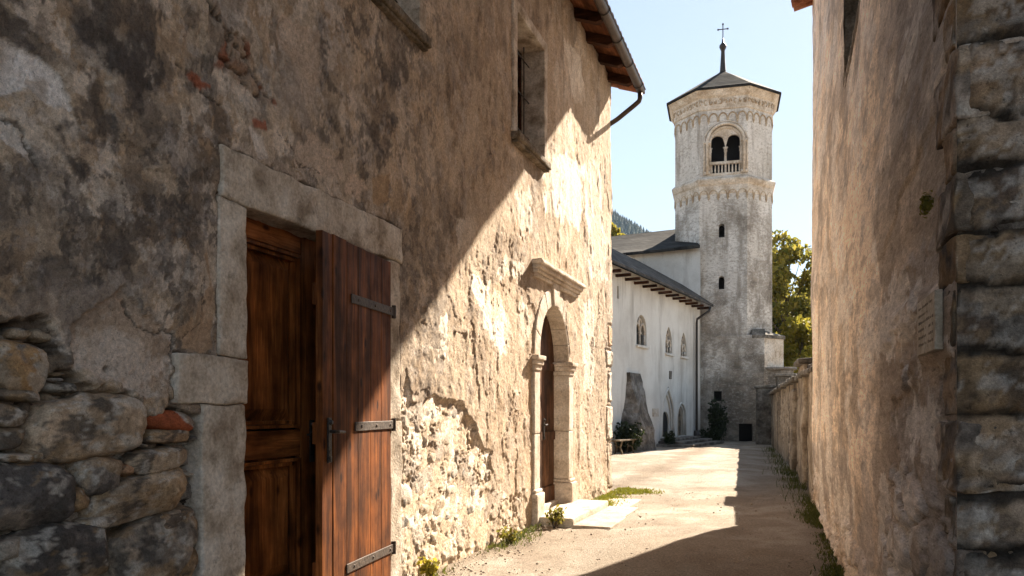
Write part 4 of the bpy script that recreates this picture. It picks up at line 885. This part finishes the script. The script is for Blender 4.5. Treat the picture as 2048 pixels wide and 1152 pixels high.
# cap
ze = zc1+.14; zp = tz(142)+.85
b = MB(); rings = []
for f, s in ((0, 1.0), (0, 1.0), (.07, .93), (.25, .76), (.5, .52), (.75, .285), (.93, .105), (1, .05)):
    rings.append(octo(.39, ze+(zp-ze)*f+(.0 if rings else -.09), s))
loft(b, rings); b.build('roof', M['slate'], tower)
b = MB(); pf = [(zp-.15, .17), (zp+.1, .14), (zp+.55, .11), (zp+1.0, .085), (zp+1.08, .12), (zp+1.18, .17), (zp+1.28, .16), (zp+1.40, .06), (zp+1.6, .03)]
tube(b, [(0, 0, z) for z, r in pf], [r for z, r in pf], 8); b.build('finial', M['iron'], tower, True)
b = MB(); z = zp+1.6; tube(b, [(0, 0, z), (0, 0, z+.68)], .025, 6); tube(b, [(-.22, 0, z+.44), (.22, 0, z+.44)], .022, 6)
for p in ((-.22, z+.44), (.22, z+.44), (0, z+.68)): tube(b, [(p[0]-.04, 0, p[1]), (p[0]+.04, 0, p[1])], .04, 6)
b.build('cross', M['iron'], tower)
# base block with a chamfered corner and a sloping top
dw = (tx(1491), .29, -.1, tz(847), 'flat')
b = MB()
panel(b, -1.20, 1.76, -.1, 4.75, [sq, dw], .5, lambda x, z, d: (x, -2.22+d, z), .3)
lit = [(1.76, -2.22), (2.62, -1.30), (2.62, 2.3), (-1.2, 2.3), (-1.2, -2.22)]
for p, q in zip(lit[:-1], lit[1:]):
    b.add([(p[0], p[1], -.1), (q[0], q[1], -.1), (q[0], q[1], 4.75), (p[0], p[1], 4.75)], [(0, 1, 2, 3)])
b.build('base_block', M['towerbase'], tower)
b = MB(); o = [(1.25, -2.24), (1.82, -2.24), (2.72, -1.32), (2.72, 2.3), (1.25, 2.3)]
loft(b, [[(x, y, 4.60) for x, y in o], [(x, y, 4.74) for x, y in o], [(min(x, 1.3+.5*(x > 1.3)), max(y, -2.02), 5.02) for x, y in o]]); b.build('weathered_ledge', M['cope'], tower)
b = MB(); loft(b, [[(1.79, -2.19, 3.3), (2.65, -1.27, 3.3), (2.5, -1.0, 3.3), (1.6, -1.9, 3.3)], [(1.79, -2.19, 4.58), (2.65, -1.27, 4.58), (2.5, -1.0, 4.58), (1.6, -1.9, 4.58)]]); b.build('lit_face', M['pale'], tower)  # pale sheet over the chamfer, standing in for light on that face
b = MB(); rbox(b, 1.90, 3.05, -2.0, .6, -.1, 3.18, .05, .35, .05, 2); rbox(b, 1.8, 3.15, -2.1, .7, 3.185, 3.30, .03, .3, .03, 3); b.build('buttress', M['towerbase'], tower)
b = MB(); box(b, sq[0]-.3, sq[0]+.3, -1.70, -1.66, sq[2]-.1, sq[3]+.1); b.build('window', M['dark'], tower)
b = MB(); box(b, dw[0]-.4, dw[0]+.4, -1.70, -1.66, -.1, dw[3]+.1); b.build('door', M['dark'], tower)
# ================================================================== GARDEN WALL with piers
GA = math.atan(.287); gs, gc = math.sin(GA), math.cos(GA); GP = (4.72, 12.2)
gw = empty('garden_wall', (GP[0], GP[1], 0), -GA, 'low rough rubble wall with a sloping stone coping and two piers, running back to the tower', 'wall')
us = steps((0, 8, .05), (8, 23.2, .10)); zs = steps((-.1, 2.06, .05))
U, Z = np.meshgrid(us, zs, indexing='ij'); ROT[0] = 0.; a1 = fbm(U*.22, Z*.8, 5, 501); a2 = fbm(U*.9, Z*3, 5, 502, .6); f1, f2, idg = worley(U*1.5+.3*a2, Z*5+.3*a2, 503)
plm = sst(.12, .28, a1+.3*a2)
hg = .014*a1+.008*a2+(1-plm)*(-.03+.05*sst(.02, .3, f2-f1))
cg = mixc(np.ones(U.shape+(3,))*np.array((.22, .175, .13)), (.44, .365, .28), idg); cg = mixc(cg, (.07, .055, .042), .7*sst(.12, .02, f2-f1)); cg = mixc(cg, (.36, .29, .215), .6*plm); cg = mixc(cg, (.09, .075, .06), .7*sst(.1, .6, fbm(U*1.6, Z*.7, 6, 505, .65)))
cg = mixc(cg, (.52, .45, .36), .5*sst(.35, .7, fbm(U*2.2, Z*1.0, 6, 507, .65)))
grid_mesh('wall', us, zs, np.stack([-hg, U, Z], -1), cg, np.ones((len(us)-1, len(zs)-1), bool), M['wall2'], gw, True)
ROT[0] = .6; b = MB(); box(b, .08, .55, 0, 23.2, -.1, 2.04); b.build('core', M['gwall'], gw)
b = MB(); y = 0
while y < 23:
    l = rnd(.5, .9); z = 2.0+rnd(-.02, .03)
    rbox(b, -.16+rnd(-.02, .02), .30, y, y+l-.02, z, z+.08, .02, .2, .015, 4); rbox(b, -.02, .62, y+.1, y+l+.05, z+.07, z+.20, .03, .2, .02, 4); y += l
b.build('coping', M['cope'], gw)
for y0, y1, h, pr in ((2.5, 3.55, 2.25, .10), (5.6, 6.5, 1.85, .10), (0., .9, 2.0, .12)):
    b = MB(); rbox(b, -pr, .05, y0, y1, -.1, h, .05, .12, .035, 2.5); b.build('pier', M['gwall'], gw, True)
b = MB(); rbox(b, -.18, .5, 2.42, 3.63, 2.25, 2.35, .03, .15, .02, 3); b.build('pier_cap', M['cope'], gw, True)
# stepped wall ends by the tower
b = MB(); c0 = 21.0
for i, (x0, x1, z1) in enumerate(((.2, 1.3, 2.75), (1.31, 2.3, 2.45), (-.6, .19, 2.3))):
    rbox(b, x0, x1, c0+.1*i, c0+1.2, -.1, z1, .04, .3, .03, 2); rbox(b, x0-.06, x1+.0, c0-.08+.1*i, c0+1.25, z1+.005, z1+.12, .03, .3, .02, 3)
b.build('stepped_wall', M['cope'], gw)
# ================================================================== GROUND AND PATHS
def m_ground():
    t = NT('pale_gravel'); n = t.noise(.5, 8, None, .6); m = t.noise(3.2, 8, None, .65); g = t.noise(55, 5, None, .75); g2 = t.noise(160, 3, None, .7)
    s = t.noise(1., 6, t.mapped((1.3, .45, 1), (0, 0, -AZ)), .6)
    c = t.ramp(n, (.3, (.40, .345, .28)), (.65, (.50, .44, .365))); c = t.mix(t.ramp(s, (.52, 0.), (.62, .5)), c, (.31, .25, .195)); c = t.mix(t.ramp(m, (.58, 0.), (.72, .55)), c, (.25, .185, .13))
    c = t.mix(1., c, t.ramp(g, (.32, .5), (.68, 1.42)), 'MULTIPLY'); c = t.mix(1., c, t.ramp(g2, (.3, .65), (.7, 1.3)), 'MULTIPLY')
    c = t.mix(t.ramp(t.noise(30, 2), (.64, 0.), (.68, .7)), c, (.58, .51, .43)); c = t.mix(t.ramp(t.noise(38, 2), (.66, 0.), (.70, .6)), c, (.15, .115, .085)); c = t.mix(1., c, t.attr('Col'), 'MULTIPLY')
    h = t.math('ADD', t.math('MULTIPLY', g, .8), t.math('MULTIPLY', m, 1.2)); h = t.math('ADD', h, t.math('MULTIPLY', g2, .4)); return t.done(c, .93, t.bump(h, .9, .035), .15)
M['ground'] = m_ground(); M['slab'] = m_stone('paving_slab', (.36, .30, .235), (.46, .39, .31), (.52, .455, .37), 2.2, 26, .4)
def axis(lo, hi, d):
    a = [lo+d*i for i in range(int((hi-lo)/d)+1)]; o = [-1800, -700, -300, -120, -60]; return np.array([x for x in o if x < lo-5]+a+[x for x in (60, 120, 300, 700, 1800) if x > hi+5])
xs = axis(-5, 14, .12); ys = axis(-4, 44, .12); X, Y = np.meshgrid(xs, ys, indexing='ij')
ww = C_*X-S_*Y+D
g = .016*fbm(X*.45, Y*.45, 4, 601)+.008*fbm(X*1.7, Y*1.7, 5, 602)+.004*fbm(X*4.1, Y*4.1, 3, 603)
g = g-.022*np.exp(-((ww-1.1)/.22)**2)-.022*np.exp(-((ww-2.4)/.22)**2)-.012
g = np.where((np.abs(X) > 50) | (Y > 60) | (Y < -50), -.03, g)
nn = fbm(X*1.3, Y*1.3, 6, 611, .6); n3 = fbm(X*.5, Y*.5, 5, 612); gcol = np.ones(X.shape+(3,))*1.0
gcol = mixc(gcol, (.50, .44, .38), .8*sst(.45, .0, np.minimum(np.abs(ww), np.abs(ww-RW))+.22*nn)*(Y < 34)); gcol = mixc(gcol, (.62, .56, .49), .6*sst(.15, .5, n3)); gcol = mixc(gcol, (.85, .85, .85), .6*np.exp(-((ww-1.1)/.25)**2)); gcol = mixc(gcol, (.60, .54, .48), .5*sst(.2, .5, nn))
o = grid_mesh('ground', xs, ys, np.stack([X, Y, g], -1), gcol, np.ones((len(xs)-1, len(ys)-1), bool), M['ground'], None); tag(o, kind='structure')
def gz(x, y): return -.012
b = MB(); uw = lambda u, w, z: (O[0]+C_*w+S_*u, O[1]-S_*w+C_*u, z)
random.seed(21)
def pave(u0, u1, w0, w1, z):
    n0 = len(b.v); rbox(b, w0, w1, u0, u1, z-.08, z, .012, .2, .004, 3)
    for i in range(n0, len(b.v)): x, y, zz = b.v[i]; b.v[i] = uw(y, x, zz)
pave(9.34, 10.30, .51, .98, .014); pave(10.32, 11.42, .515, .94, .010); pave(11.46, 12.5, .26, .80, .006)
tag(b.build('pavement', M['slab'], None), kind='structure')
# ================================================================== VEGETATION
def leaf_mesh(name, pts, size, mat, parent, seed=0, up=.2, elong=1.6):
    """pts (n,3): one small bent leaf face at each point"""
    rg = np.random.default_rng(seed); n = len(pts); nr = rg.normal(size=(n, 3)); nr[:, 2] += up; nr /= np.linalg.norm(nr, axis=1)[:, None]
    a = np.cross(nr, rg.normal(size=(n, 3))); a /= np.linalg.norm(a, axis=1)[:, None]+1e-9; c = np.cross(nr, a)
    s = size*rg.uniform(.6, 1.35, n)[:, None]; P = np.asarray(pts, float)
    V = np.stack([P-a*s*elong*.5, P-c*s*.5+nr*s*.1, P+a*s*elong*.5, P+c*s*.5+nr*s*.1], 1).reshape(-1, 3)
    me = bpy.data.meshes.new(name); me.vertices.add(4*n); me.vertices.foreach_set('co', V.astype(np.float32).ravel())
    me.loops.add(4*n); me.loops.foreach_set('vertex_index', np.arange(4*n, dtype=np.int32)); me.polygons.add(n); me.polygons.foreach_set('loop_start', np.arange(0, 4*n, 4, dtype=np.int32)); me.update(calc_edges=True)
    ca = me.color_attributes.new('Col', 'FLOAT_COLOR', 'POINT'); v = np.repeat(np.clip(rg.normal(.5, .22, n), 0, 1), 4); cc = np.ones((4*n, 4), np.float32); cc[:, :3] = v[:, None]; ca.data.foreach_set('color', cc.ravel())
    me.materials.append(mat); o = bpy.data.objects.new(name, me); COL.objects.link(o)
    if parent: o.parent = parent
    return o
M['bark'] = m_stone('bark', (.03, .022, .016), (.07, .05, .036), (.12, .09, .065), 6, 30, .6, .3)
M['lf_dark'] = m_leaf('dark_leaves', (.03, .045, .012), (.13, .14, .03), .55); M['lf_mid'] = m_leaf('autumn_green_leaves', (.08, .10, .018), (.33, .27, .05), .6); M['lf_yel'] = m_leaf('yellow_green_leaves', (.15, .155, .02), (.46, .37, .05), .6)
M['lf_grass'] = m_leaf('grass_blades', (.05, .07, .015), (.17, .17, .04), .4); M['lf_bush'] = m_leaf('bush_leaves', (.012, .02, .008), (.04, .055, .016), .3); M['lf_moss'] = m_leaf('sunny_moss', (.10, .12, .015), (.26, .24, .03), .45)
def tree(name, label, x, y, h, r, mat, nl, ls, seed, base=.3, tr=.22, gap=.5, clumps=46, lean=(0, 0), cat='tree', group=None):
    rg = np.random.default_rng(seed); random.seed(seed)
    t = empty(name, (x, y, 0), 0, label, cat, group); b = MB()
    tp = [(lean[0]*f+.25*math.sin(3*f+seed), lean[1]*f+.2*math.cos(4*f+seed), h*.88*f) for f in [i/8 for i in range(9)]]; tp = [(p[0]-tp[0][0], p[1]-tp[0][1], p[2]) for p in tp]
    tube(b, tp, [tr*(1-.88*i/8)*(1.35 if i == 0 else 1) for i in range(9)], 8); C = []
    for i in range(clumps):
        f = base+(1-base)*(i+.5)/clumps; a = i*2.4+rnd(-.5, .5); k = (f-base)/(1-base)
        rad = r*math.sin(math.pi*min(1, (.16+.84*k))**.8)**.6*rnd(.45, 1.05)
        q = f*.88*8; j = min(7, int(q)); p0 = Vector(tp[j]).lerp(Vector(tp[j+1]), q-j); p0.z -= .08*h*rnd(.4, 1)*(1-k*.5)
        p1 = Vector((p0.x+rad*math.cos(a), p0.y+rad*math.sin(a), h*f+rnd(-.04, .05)*h)); md = p0.lerp(p1, .5)+Vector((0, 0, -.05*rad)); w = tr*.32*(1-.6*k)
        tube(b, [p0, md, p1], [w, w*.6, w*.18], 5, False); C.append((p1, rnd(.55, 1.)*r*.36))
        if rnd(0, 1) < gap: C.append((md.lerp(p1, .5), r*.24))
    b.build('trunk', M['bark'], t, True)
    wt = np.array([c[1]**2 for c in C]); wt /= wt.sum(); ix = rg.choice(len(C), nl, p=wt); cc = np.array([list(c[0]) for c in C])[ix]; cr = np.array([c[1] for c in C])[ix]
    d = rg.normal(size=(nl, 3)); d /= np.linalg.norm(d, axis=1)[:, None]; d[:, 2] *= .62; rad = cr*rg.uniform(0, 1, nl)**.42
    leaf_mesh('crown', cc+d*rad[:, None], ls, mat, t, seed); return t
tree('broadleaf_tree', 'tall loose autumn-tinted tree behind the garden wall, its sparse top against the sky', 15.4, 42.5, 10.5, 2.5, M['lf_mid'], 5600, .20, 3, .26, .25, .4, 40, (-.6, 0))
tree('broadleaf_tree', 'dense dark green tree close to the right side of the bell tower', 15.2, 46.0, 7.9, 2.7, M['lf_dark'], 10000, .22, 8, .12, .25, .6, 60)
tree('broadleaf_tree', 'bushy yellow-green tree low above the garden wall coping', 14.6, 39.0, 5.6, 2.4, M['lf_yel'], 7500, .17, 15, .15, .16, .5, 44)
tree('broadleaf_tree', 'rounded olive-green tree filling the gap between the tower and the loose tall tree', 19.2, 52.0, 9.0, 3.4, M['lf_mid'], 9500, .24, 23, .1, .25, .6, 60)
tree('broadleaf_tree', 'yellow treetop rising over the slate nave roof at the edge of the old house', 8.5, 70.0, 17.2, 1.7, M['lf_yel'], 8000, .24, 31, .3, .28, .5, 40)
def bush(name, label, x, y, rx, ry, h, n, ls, mat, seed, cat='bush', stems=5):
    t = empty(name, (x, y, 0), 0, label, cat); rg = np.random.default_rng(seed); random.seed(seed); b = MB(); C = []
    for i in range(stems):
        a = i*2.4; p = (rx*.65*math.cos(a)*rnd(.3, 1), ry*.65*math.sin(a)*rnd(.3, 1), h*rnd(.5, .85)); tube(b, [(p[0]*.2, p[1]*.2, -.05), (p[0]*.6, p[1]*.6, p[2]*.5), p], [.02*h+.004, .014*h+.003, .004], 5); C += [(p, .5), ((p[0]*.7, p[1]*.7, p[2]*.55), .5)]
    b.build('stem', M['bark'], t); ix = rg.integers(0, len(C), n); cc = np.array([c[0] for c in C])[ix]; d = rg.normal(size=(n, 3)); d /= np.linalg.norm(d, axis=1)[:, None]; d *= (rg.uniform(0, 1, n)**.5)[:, None]*np.array([rx*.5, ry*.5, h*.36])
    P = cc+d; P[:, 2] = np.maximum(P[:, 2], .01); leaf_mesh('foliage', P, ls, mat, t, seed); return t
bush('clipped_hedge', 'dark green hedge behind the low bench at the foot of the white wing', 3.88, 26.95, .6, .9, .9, 2600, .07, M['lf_bush'], 41, 'hedge', 9)
bush('shrub', 'dark climbing shrub standing against the tower foot beside the downspout', 9.02, 35.3, .55, .35, 1.75, 1500, .09, M['lf_bush'], 42, 'shrub', 7)
bush('shrub', 'low dark shrub at the tower foot beneath the climbing one', 8.75, 35.2, .75, .4, .55, 900, .08, M['lf_bush'], 43, 'shrub', 6)
bush('shrub', 'small dark shrub between the sloping buttress and the convent steps', 6.0, 30.5, .3, .3, .55, 500, .06, M['lf_bush'], 44, 'shrub', 5)
def weed(label, u, w, h, r, n, ls, mat, seed, name='weed_plant'):
    x, y, _ = uw(u, w, 0); return bush(name, label, x, y, r, r, h, n, ls, mat, seed, 'plant', 6)
weed('bright leafy weed at the wall foot right below the plank shutter door', 6.12, .12, .15, .10, 130, .035, M['lf_yel'], 51)
weed('dark leafy weed at the left foot of the arched doorway', 9.33, .30, .22, .14, 170, .035, M['lf_mid'], 52)
weed('small green weed by the rubble between the two doors', 8.05, .16, .14, .14, 120, .03, M['lf_mid'], 53)
# fern on the opposite wall
fx, fy_, fz = None, None, None
uu, zz = rw_uz(1859, 408); x, y, _ = uw(uu, RW-.01, 0); t = empty('wall_fern', (x, y, zz), 0, 'tuft of dark fern growing out of the tan wall above the notice plaque', 'plant'); rg = np.random.default_rng(61); P = rg.normal(size=(160, 3))*np.array([.006, .013, .018]); leaf_mesh('foliage', P, .012, M['lf_mid'], t, 61)
# grass and moss along the walls
def blades(name, pts, hts, mat, seed, wid=.006):
    rg = np.random.default_rng(seed); n = len(pts); P = np.asarray(pts); a = rg.uniform(0, 2*math.pi, n); dx = np.stack([np.cos(a), np.sin(a), a*0], 1); ln = rg.uniform(.2, .9, n)*hts; a2 = rg.uniform(0, 2*math.pi, n)
    tip = P+np.stack([np.cos(a2)*ln, np.sin(a2)*ln, hts], 1); md = P*.5+tip*.5+np.stack([a*0, a*0, hts*.18], 1); w = wid
    V = np.stack([P-dx*w, P+dx*w, md+dx*w*.7, md-dx*w*.7, tip], 1).reshape(-1, 3); me = bpy.data.meshes.new(name); me.from_pydata(V.tolist(), [], [f for i in range(n) for f in ((5*i, 5*i+1, 5*i+2, 5*i+3), (5*i+3, 5*i+2, 5*i+4))])
    ca = me.color_attributes.new('Col', 'FLOAT_COLOR', 'POINT'); cc = np.ones((5*n, 4), np.float32); cc[:, :3] = np.repeat(np.clip(rg.normal(.45, .25, n), 0, 1), 5)[:, None]; ca.data.foreach_set('color', cc.ravel()); me.materials.append(mat)
    o = bpy.data.objects.new(name, me); COL.objects.link(o); return o
rg = np.random.default_rng(71); pts = []; hs = []
def strip(u0, u1, wbase, side, wid, n, h, cl=7):
    for _ in range(cl):
        c = rg.uniform(u0, u1); m = n//cl; u = rg.normal(c, (u1-u0)/cl*.45, m); w = wbase+side*np.abs(rg.normal(0, wid, m))
        for a, q in zip(u, w): pts.append(uw(a, q, -.02)); hs.append(h*rg.uniform(.4, 1.2))
strip(5.8, 12.9, RW-.02, -1, .08, 2600, .06, 18); strip(10.6, 13.2, RW-.03, -1, .12, 900, .08, 6)
strip(6.0, 9.2, .05, 1, .07, 420, .05, 7); strip(7.5, 8.6, .1, 1, .1, 260, .05, 3)
for yq, sp in ((.3, .35), (2.3, .25), (3.7, .4), (5.4, .25), (6.7, .4), (9, .6), (12, .8), (16, .8)):
    for _ in range(130):
        yy = yq+rg.normal(0, sp); ww_ = -.06-abs(rg.normal(0, .18)); pts.append((GP[0]+gc*ww_+gs*yy, GP[1]-gs*ww_+gc*yy, -.02)); hs.append(rg.uniform(.05, .16))
o = blades('grass', np.array(pts), np.array(hs), M['lf_grass'], 72); tag(o, 'short grass and weeds along the foot of both walls', kind='stuff')
pts = []; hs = []; strip(11.5, 14.1, .10, 1, .16, 3600, .045, 9); strip(13.4, 14.5, .2, 1, .26, 1500, .04, 4); strip(11.45, 12.2, .12, 1, .2, 900, .06, 3)
o = blades('moss', np.array(pts), np.array(hs), M['lf_moss'], 73, .009); tag(o, 'sunlit yellow moss and grass at the far foot of the old house', kind='stuff')
# pebbles
rg = np.random.default_rng(81); n = 3000; Pu = 4+10*rg.uniform(0, 1, n)**1.3; side = rg.uniform(0, 1, n); Pw = np.where(side < .38, .06+np.abs(rg.normal(0, .22, n)), np.where(side < .7, RW-.05-np.abs(rg.normal(0, .25, n)), rg.uniform(.1, RW-.1, n))); sz = .004+.014*rg.uniform(0, 1, n)**2.5; sz[:25] *= 2.2
V = []; Fc = []; OV = np.array([(1, 0, 0), (-1, 0, 0), (0, 1, 0), (0, -1, 0), (0, 0, .7), (0, 0, -.7)]); OF = [(0, 2, 4), (2, 1, 4), (1, 3, 4), (3, 0, 4), (2, 0, 5), (1, 2, 5), (3, 1, 5), (0, 3, 5)]
for i in range(n):
    a = rg.uniform(0, 6.3); ca_, sa_ = math.cos(a), math.sin(a); q = OV*rg.uniform(.6, 1.3, (6, 3))*sz[i]; p = uw(Pu[i], Pw[i], -.014+sz[i]*.3)
    V += [(p[0]+ca_*x-sa_*y, p[1]+sa_*x+ca_*y, p[2]+z) for x, y, z in q]; Fc += [tuple(k+6*i for k in f) for f in OF]
b = MB(); b.v = V; b.f = Fc; M['pebble'] = m_stone('pebbles', (.25, .20, .155), (.42, .35, .28), (.56, .5, .43), 9, 50, .2); o = b.build('pebbles', M['pebble'], None, True); tag(o, 'loose pebbles scattered over the gravel lane', kind='stuff')
# ---- bench, plaque
bx, by = 3.62, 25.95
bench = empty('wooden_bench', (bx, by, 0), -FA, 'low slender wooden bench in front of the hedge by the white wing', 'bench')
b = MB(); rbox(b, -.17, .17, -.75, .85, .40, .45, .01, .2, .004); b.build('seat', M['greywood'], bench)
for y in (-.45, .6):
    b = MB(); tube(b, [(-.12, y, .40), (-.06, y, .2), (-.13, y, -.02)], .028, 6); tube(b, [(.12, y, .40), (.06, y, .2), (.13, y, -.02)], .028, 6); tube(b, [(-.08, y, .22), (.08, y, .22)], .02, 6); b.build('leg', M['greywood'], bench)
ua, za = rw_uz(1849, 607); ub, zb = rw_uz(1886, 590); u2, z2 = rw_uz(1845.5, 714); 
pl = empty('notice_plaque', uw((ua+ub)/2, RW-.012, (za+z2)/2), -AZ, 'small weathered pale stone notice plaque fixed to the tan wall', 'plaque')
M['plaque'] = m_stone('weathered_plaque', (.38, .31, .225), (.50, .42, .32), (.58, .51, .41), 7, 60, .35)
b = MB(); hh = (za-z2)/2; hu = (ua-ub)/2; rbox(b, -.012, .012, -hu, hu, -hh, hh, .003, .03, .002, 20); b.build('slab', M['plaque'], pl)
b = MB(); random.seed(9)
for r in range(6):
    z = hh*.72-r*hh*.27; y = hu*.82
    while y > -hu*.75:
        l = rnd(.01, .035); box(b, -.0126, -.011, y-l, y, z-.005, z+.005*rnd(.3, 1)); y -= l+rnd(.006, .012)
M['ink'] = m_plain('faded_lettering', (.17, .13, .09), .9); b.build('worn_inscription', M['ink'], pl)
# ================================================================== HILL
M['hill'] = m_plain('forest_floor', (.03, .04, .022), .95, 0, .02, .4)
xs = np.linspace(-700, 700, 90); ys = np.linspace(700, 1500, 50); X, Y = np.meshgrid(xs, ys, indexing='ij'); H = 320*np.exp(-((X+67)/391.)**2)*np.exp(-((Y-1000)/210.)**2)-2+10*fbm(X*.008, Y*.008, 4, 701)*np.exp(-((Y-1000)/200.)**2)
o = grid_mesh('hills', xs, ys, np.stack([X, Y, H], -1), np.ones(X.shape+(3,))*.1, np.ones((89, 49), bool), M['hill'], None); tag(o, kind='structure')
rg = np.random.default_rng(91); n = 4200; V = []; Fc = []; x = rg.uniform(60, 300, n); y = rg.uniform(760, 1010, n); hz = 320*np.exp(-((x+67)/391.)**2)*np.exp(-((y-1000)/210.)**2)-4; hz = hz+10*fbm(x*.008, y*.008, 4, 701)*np.exp(-((y-1000)/200.)**2)
for i in range(n):
    h = rg.uniform(6, 14); r = h*rg.uniform(.17, .26); o = len(V)
    for lv in range(3):
        zb_, zt_ = hz[i]+h*(.08+.26*lv), hz[i]+h*(.5+.25*lv); rr = r*(1-.27*lv); o = len(V); V += [(x[i]+rr*math.cos(k*1.047+lv), y[i]+rr*math.sin(k*1.047+lv), zb_+rg.uniform(-.5, .5)) for k in range(6)]+[(x[i], y[i], zt_)]; Fc += [(o+k, o+(k+1) % 6, o+6) for k in range(6)]
b = MB(); b.v = V; b.f = Fc; M['fir'] = m_plain('fir_forest', (.018, .035, .018), .9, 0, .05, .5); o = b.build('forest', M['fir'], None); tag(o, 'fir forest covering the distant hillside left of the tower', kind='stuff')
# ================================================================== LIGHT, AIR, CAMERA
hm = bpy.data.materials.new('thin_haze'); hm.use_nodes = True; ht = hm.node_tree; ht.nodes.clear(); ho = ht.nodes.new('ShaderNodeOutputMaterial'); hv = ht.nodes.new('ShaderNodeVolumePrincipled')
hv.inputs['Color'].default_value = (.55, .76, 1., 1); hv.inputs['Density'].default_value = .00012; hv.inputs['Anisotropy'].default_value = 0.; ht.links.new(hv.outputs[0], ho.inputs['Volume'])
b = MB(); box(b, -1810, 1810, -1810, 1810, -4, 372); tag(b.build('haze', hm), 'thin pale haze in the air', kind='stuff')
w = bpy.data.worlds.new('World'); SC.world = w; w.use_nodes = True; nt = w.node_tree; nt.nodes.clear()
sky = nt.nodes.new('ShaderNodeTexSky'); sky.sky_type = 'NISHITA'; sky.sun_disc = False; sky.sun_elevation = SUN_EL; sky.sun_rotation = SUN_AZ; sky.altitude = 500; sky.air_density = 1.0; sky.dust_density = .25; sky.ozone_density = 1.6
bg = nt.nodes.new('ShaderNodeBackground'); bg.inputs['Strength'].default_value = SKY_STR; wo = nt.nodes.new('ShaderNodeOutputWorld'); hs_ = nt.nodes.new('ShaderNodeHueSaturation'); hs_.inputs['Saturation'].default_value = SKY_SAT; gm = nt.nodes.new('ShaderNodeGamma'); gm.inputs[1].default_value = .55; nt.links.new(sky.outputs[0], gm.inputs[0]); nt.links.new(gm.outputs[0], hs_.inputs['Color']); nt.links.new(hs_.outputs[0], bg.inputs[0]); nt.links.new(bg.outputs[0], wo.inputs[0])
sd = bpy.data.lights.new('sun', 'SUN'); sd.energy = SUN_STR; sd.angle = R(.55); sd.color = (1, .87, .71); so = bpy.data.objects.new('sun', sd); COL.objects.link(so)
dv = Vector((math.sin(SUN_AZ)*math.cos(SUN_EL), math.cos(SUN_AZ)*math.cos(SUN_EL), math.sin(SUN_EL))); so.rotation_euler = dv.to_track_quat('Z', 'Y').to_euler(); so.location = dv*60
cd = bpy.data.cameras.new('camera'); cd.lens = F/2048*36; cd.sensor_width = 36; cd.shift_y = (HZ-576)/2048; cd.clip_end = 6000; cd.clip_start = .05
co = bpy.data.objects.new('camera', cd); COL.objects.link(co); co.location = (0, 0, EYE); co.rotation_euler = (R(90), 0, 0); SC.camera = co
SC.view_settings.view_transform = 'Standard'; SC.view_settings.look = 'None'; SC.view_settings.exposure = EXPO; SC.view_settings.gamma = 1
SC.cycles.max_bounces = 8; SC.cycles.diffuse_bounces = 5
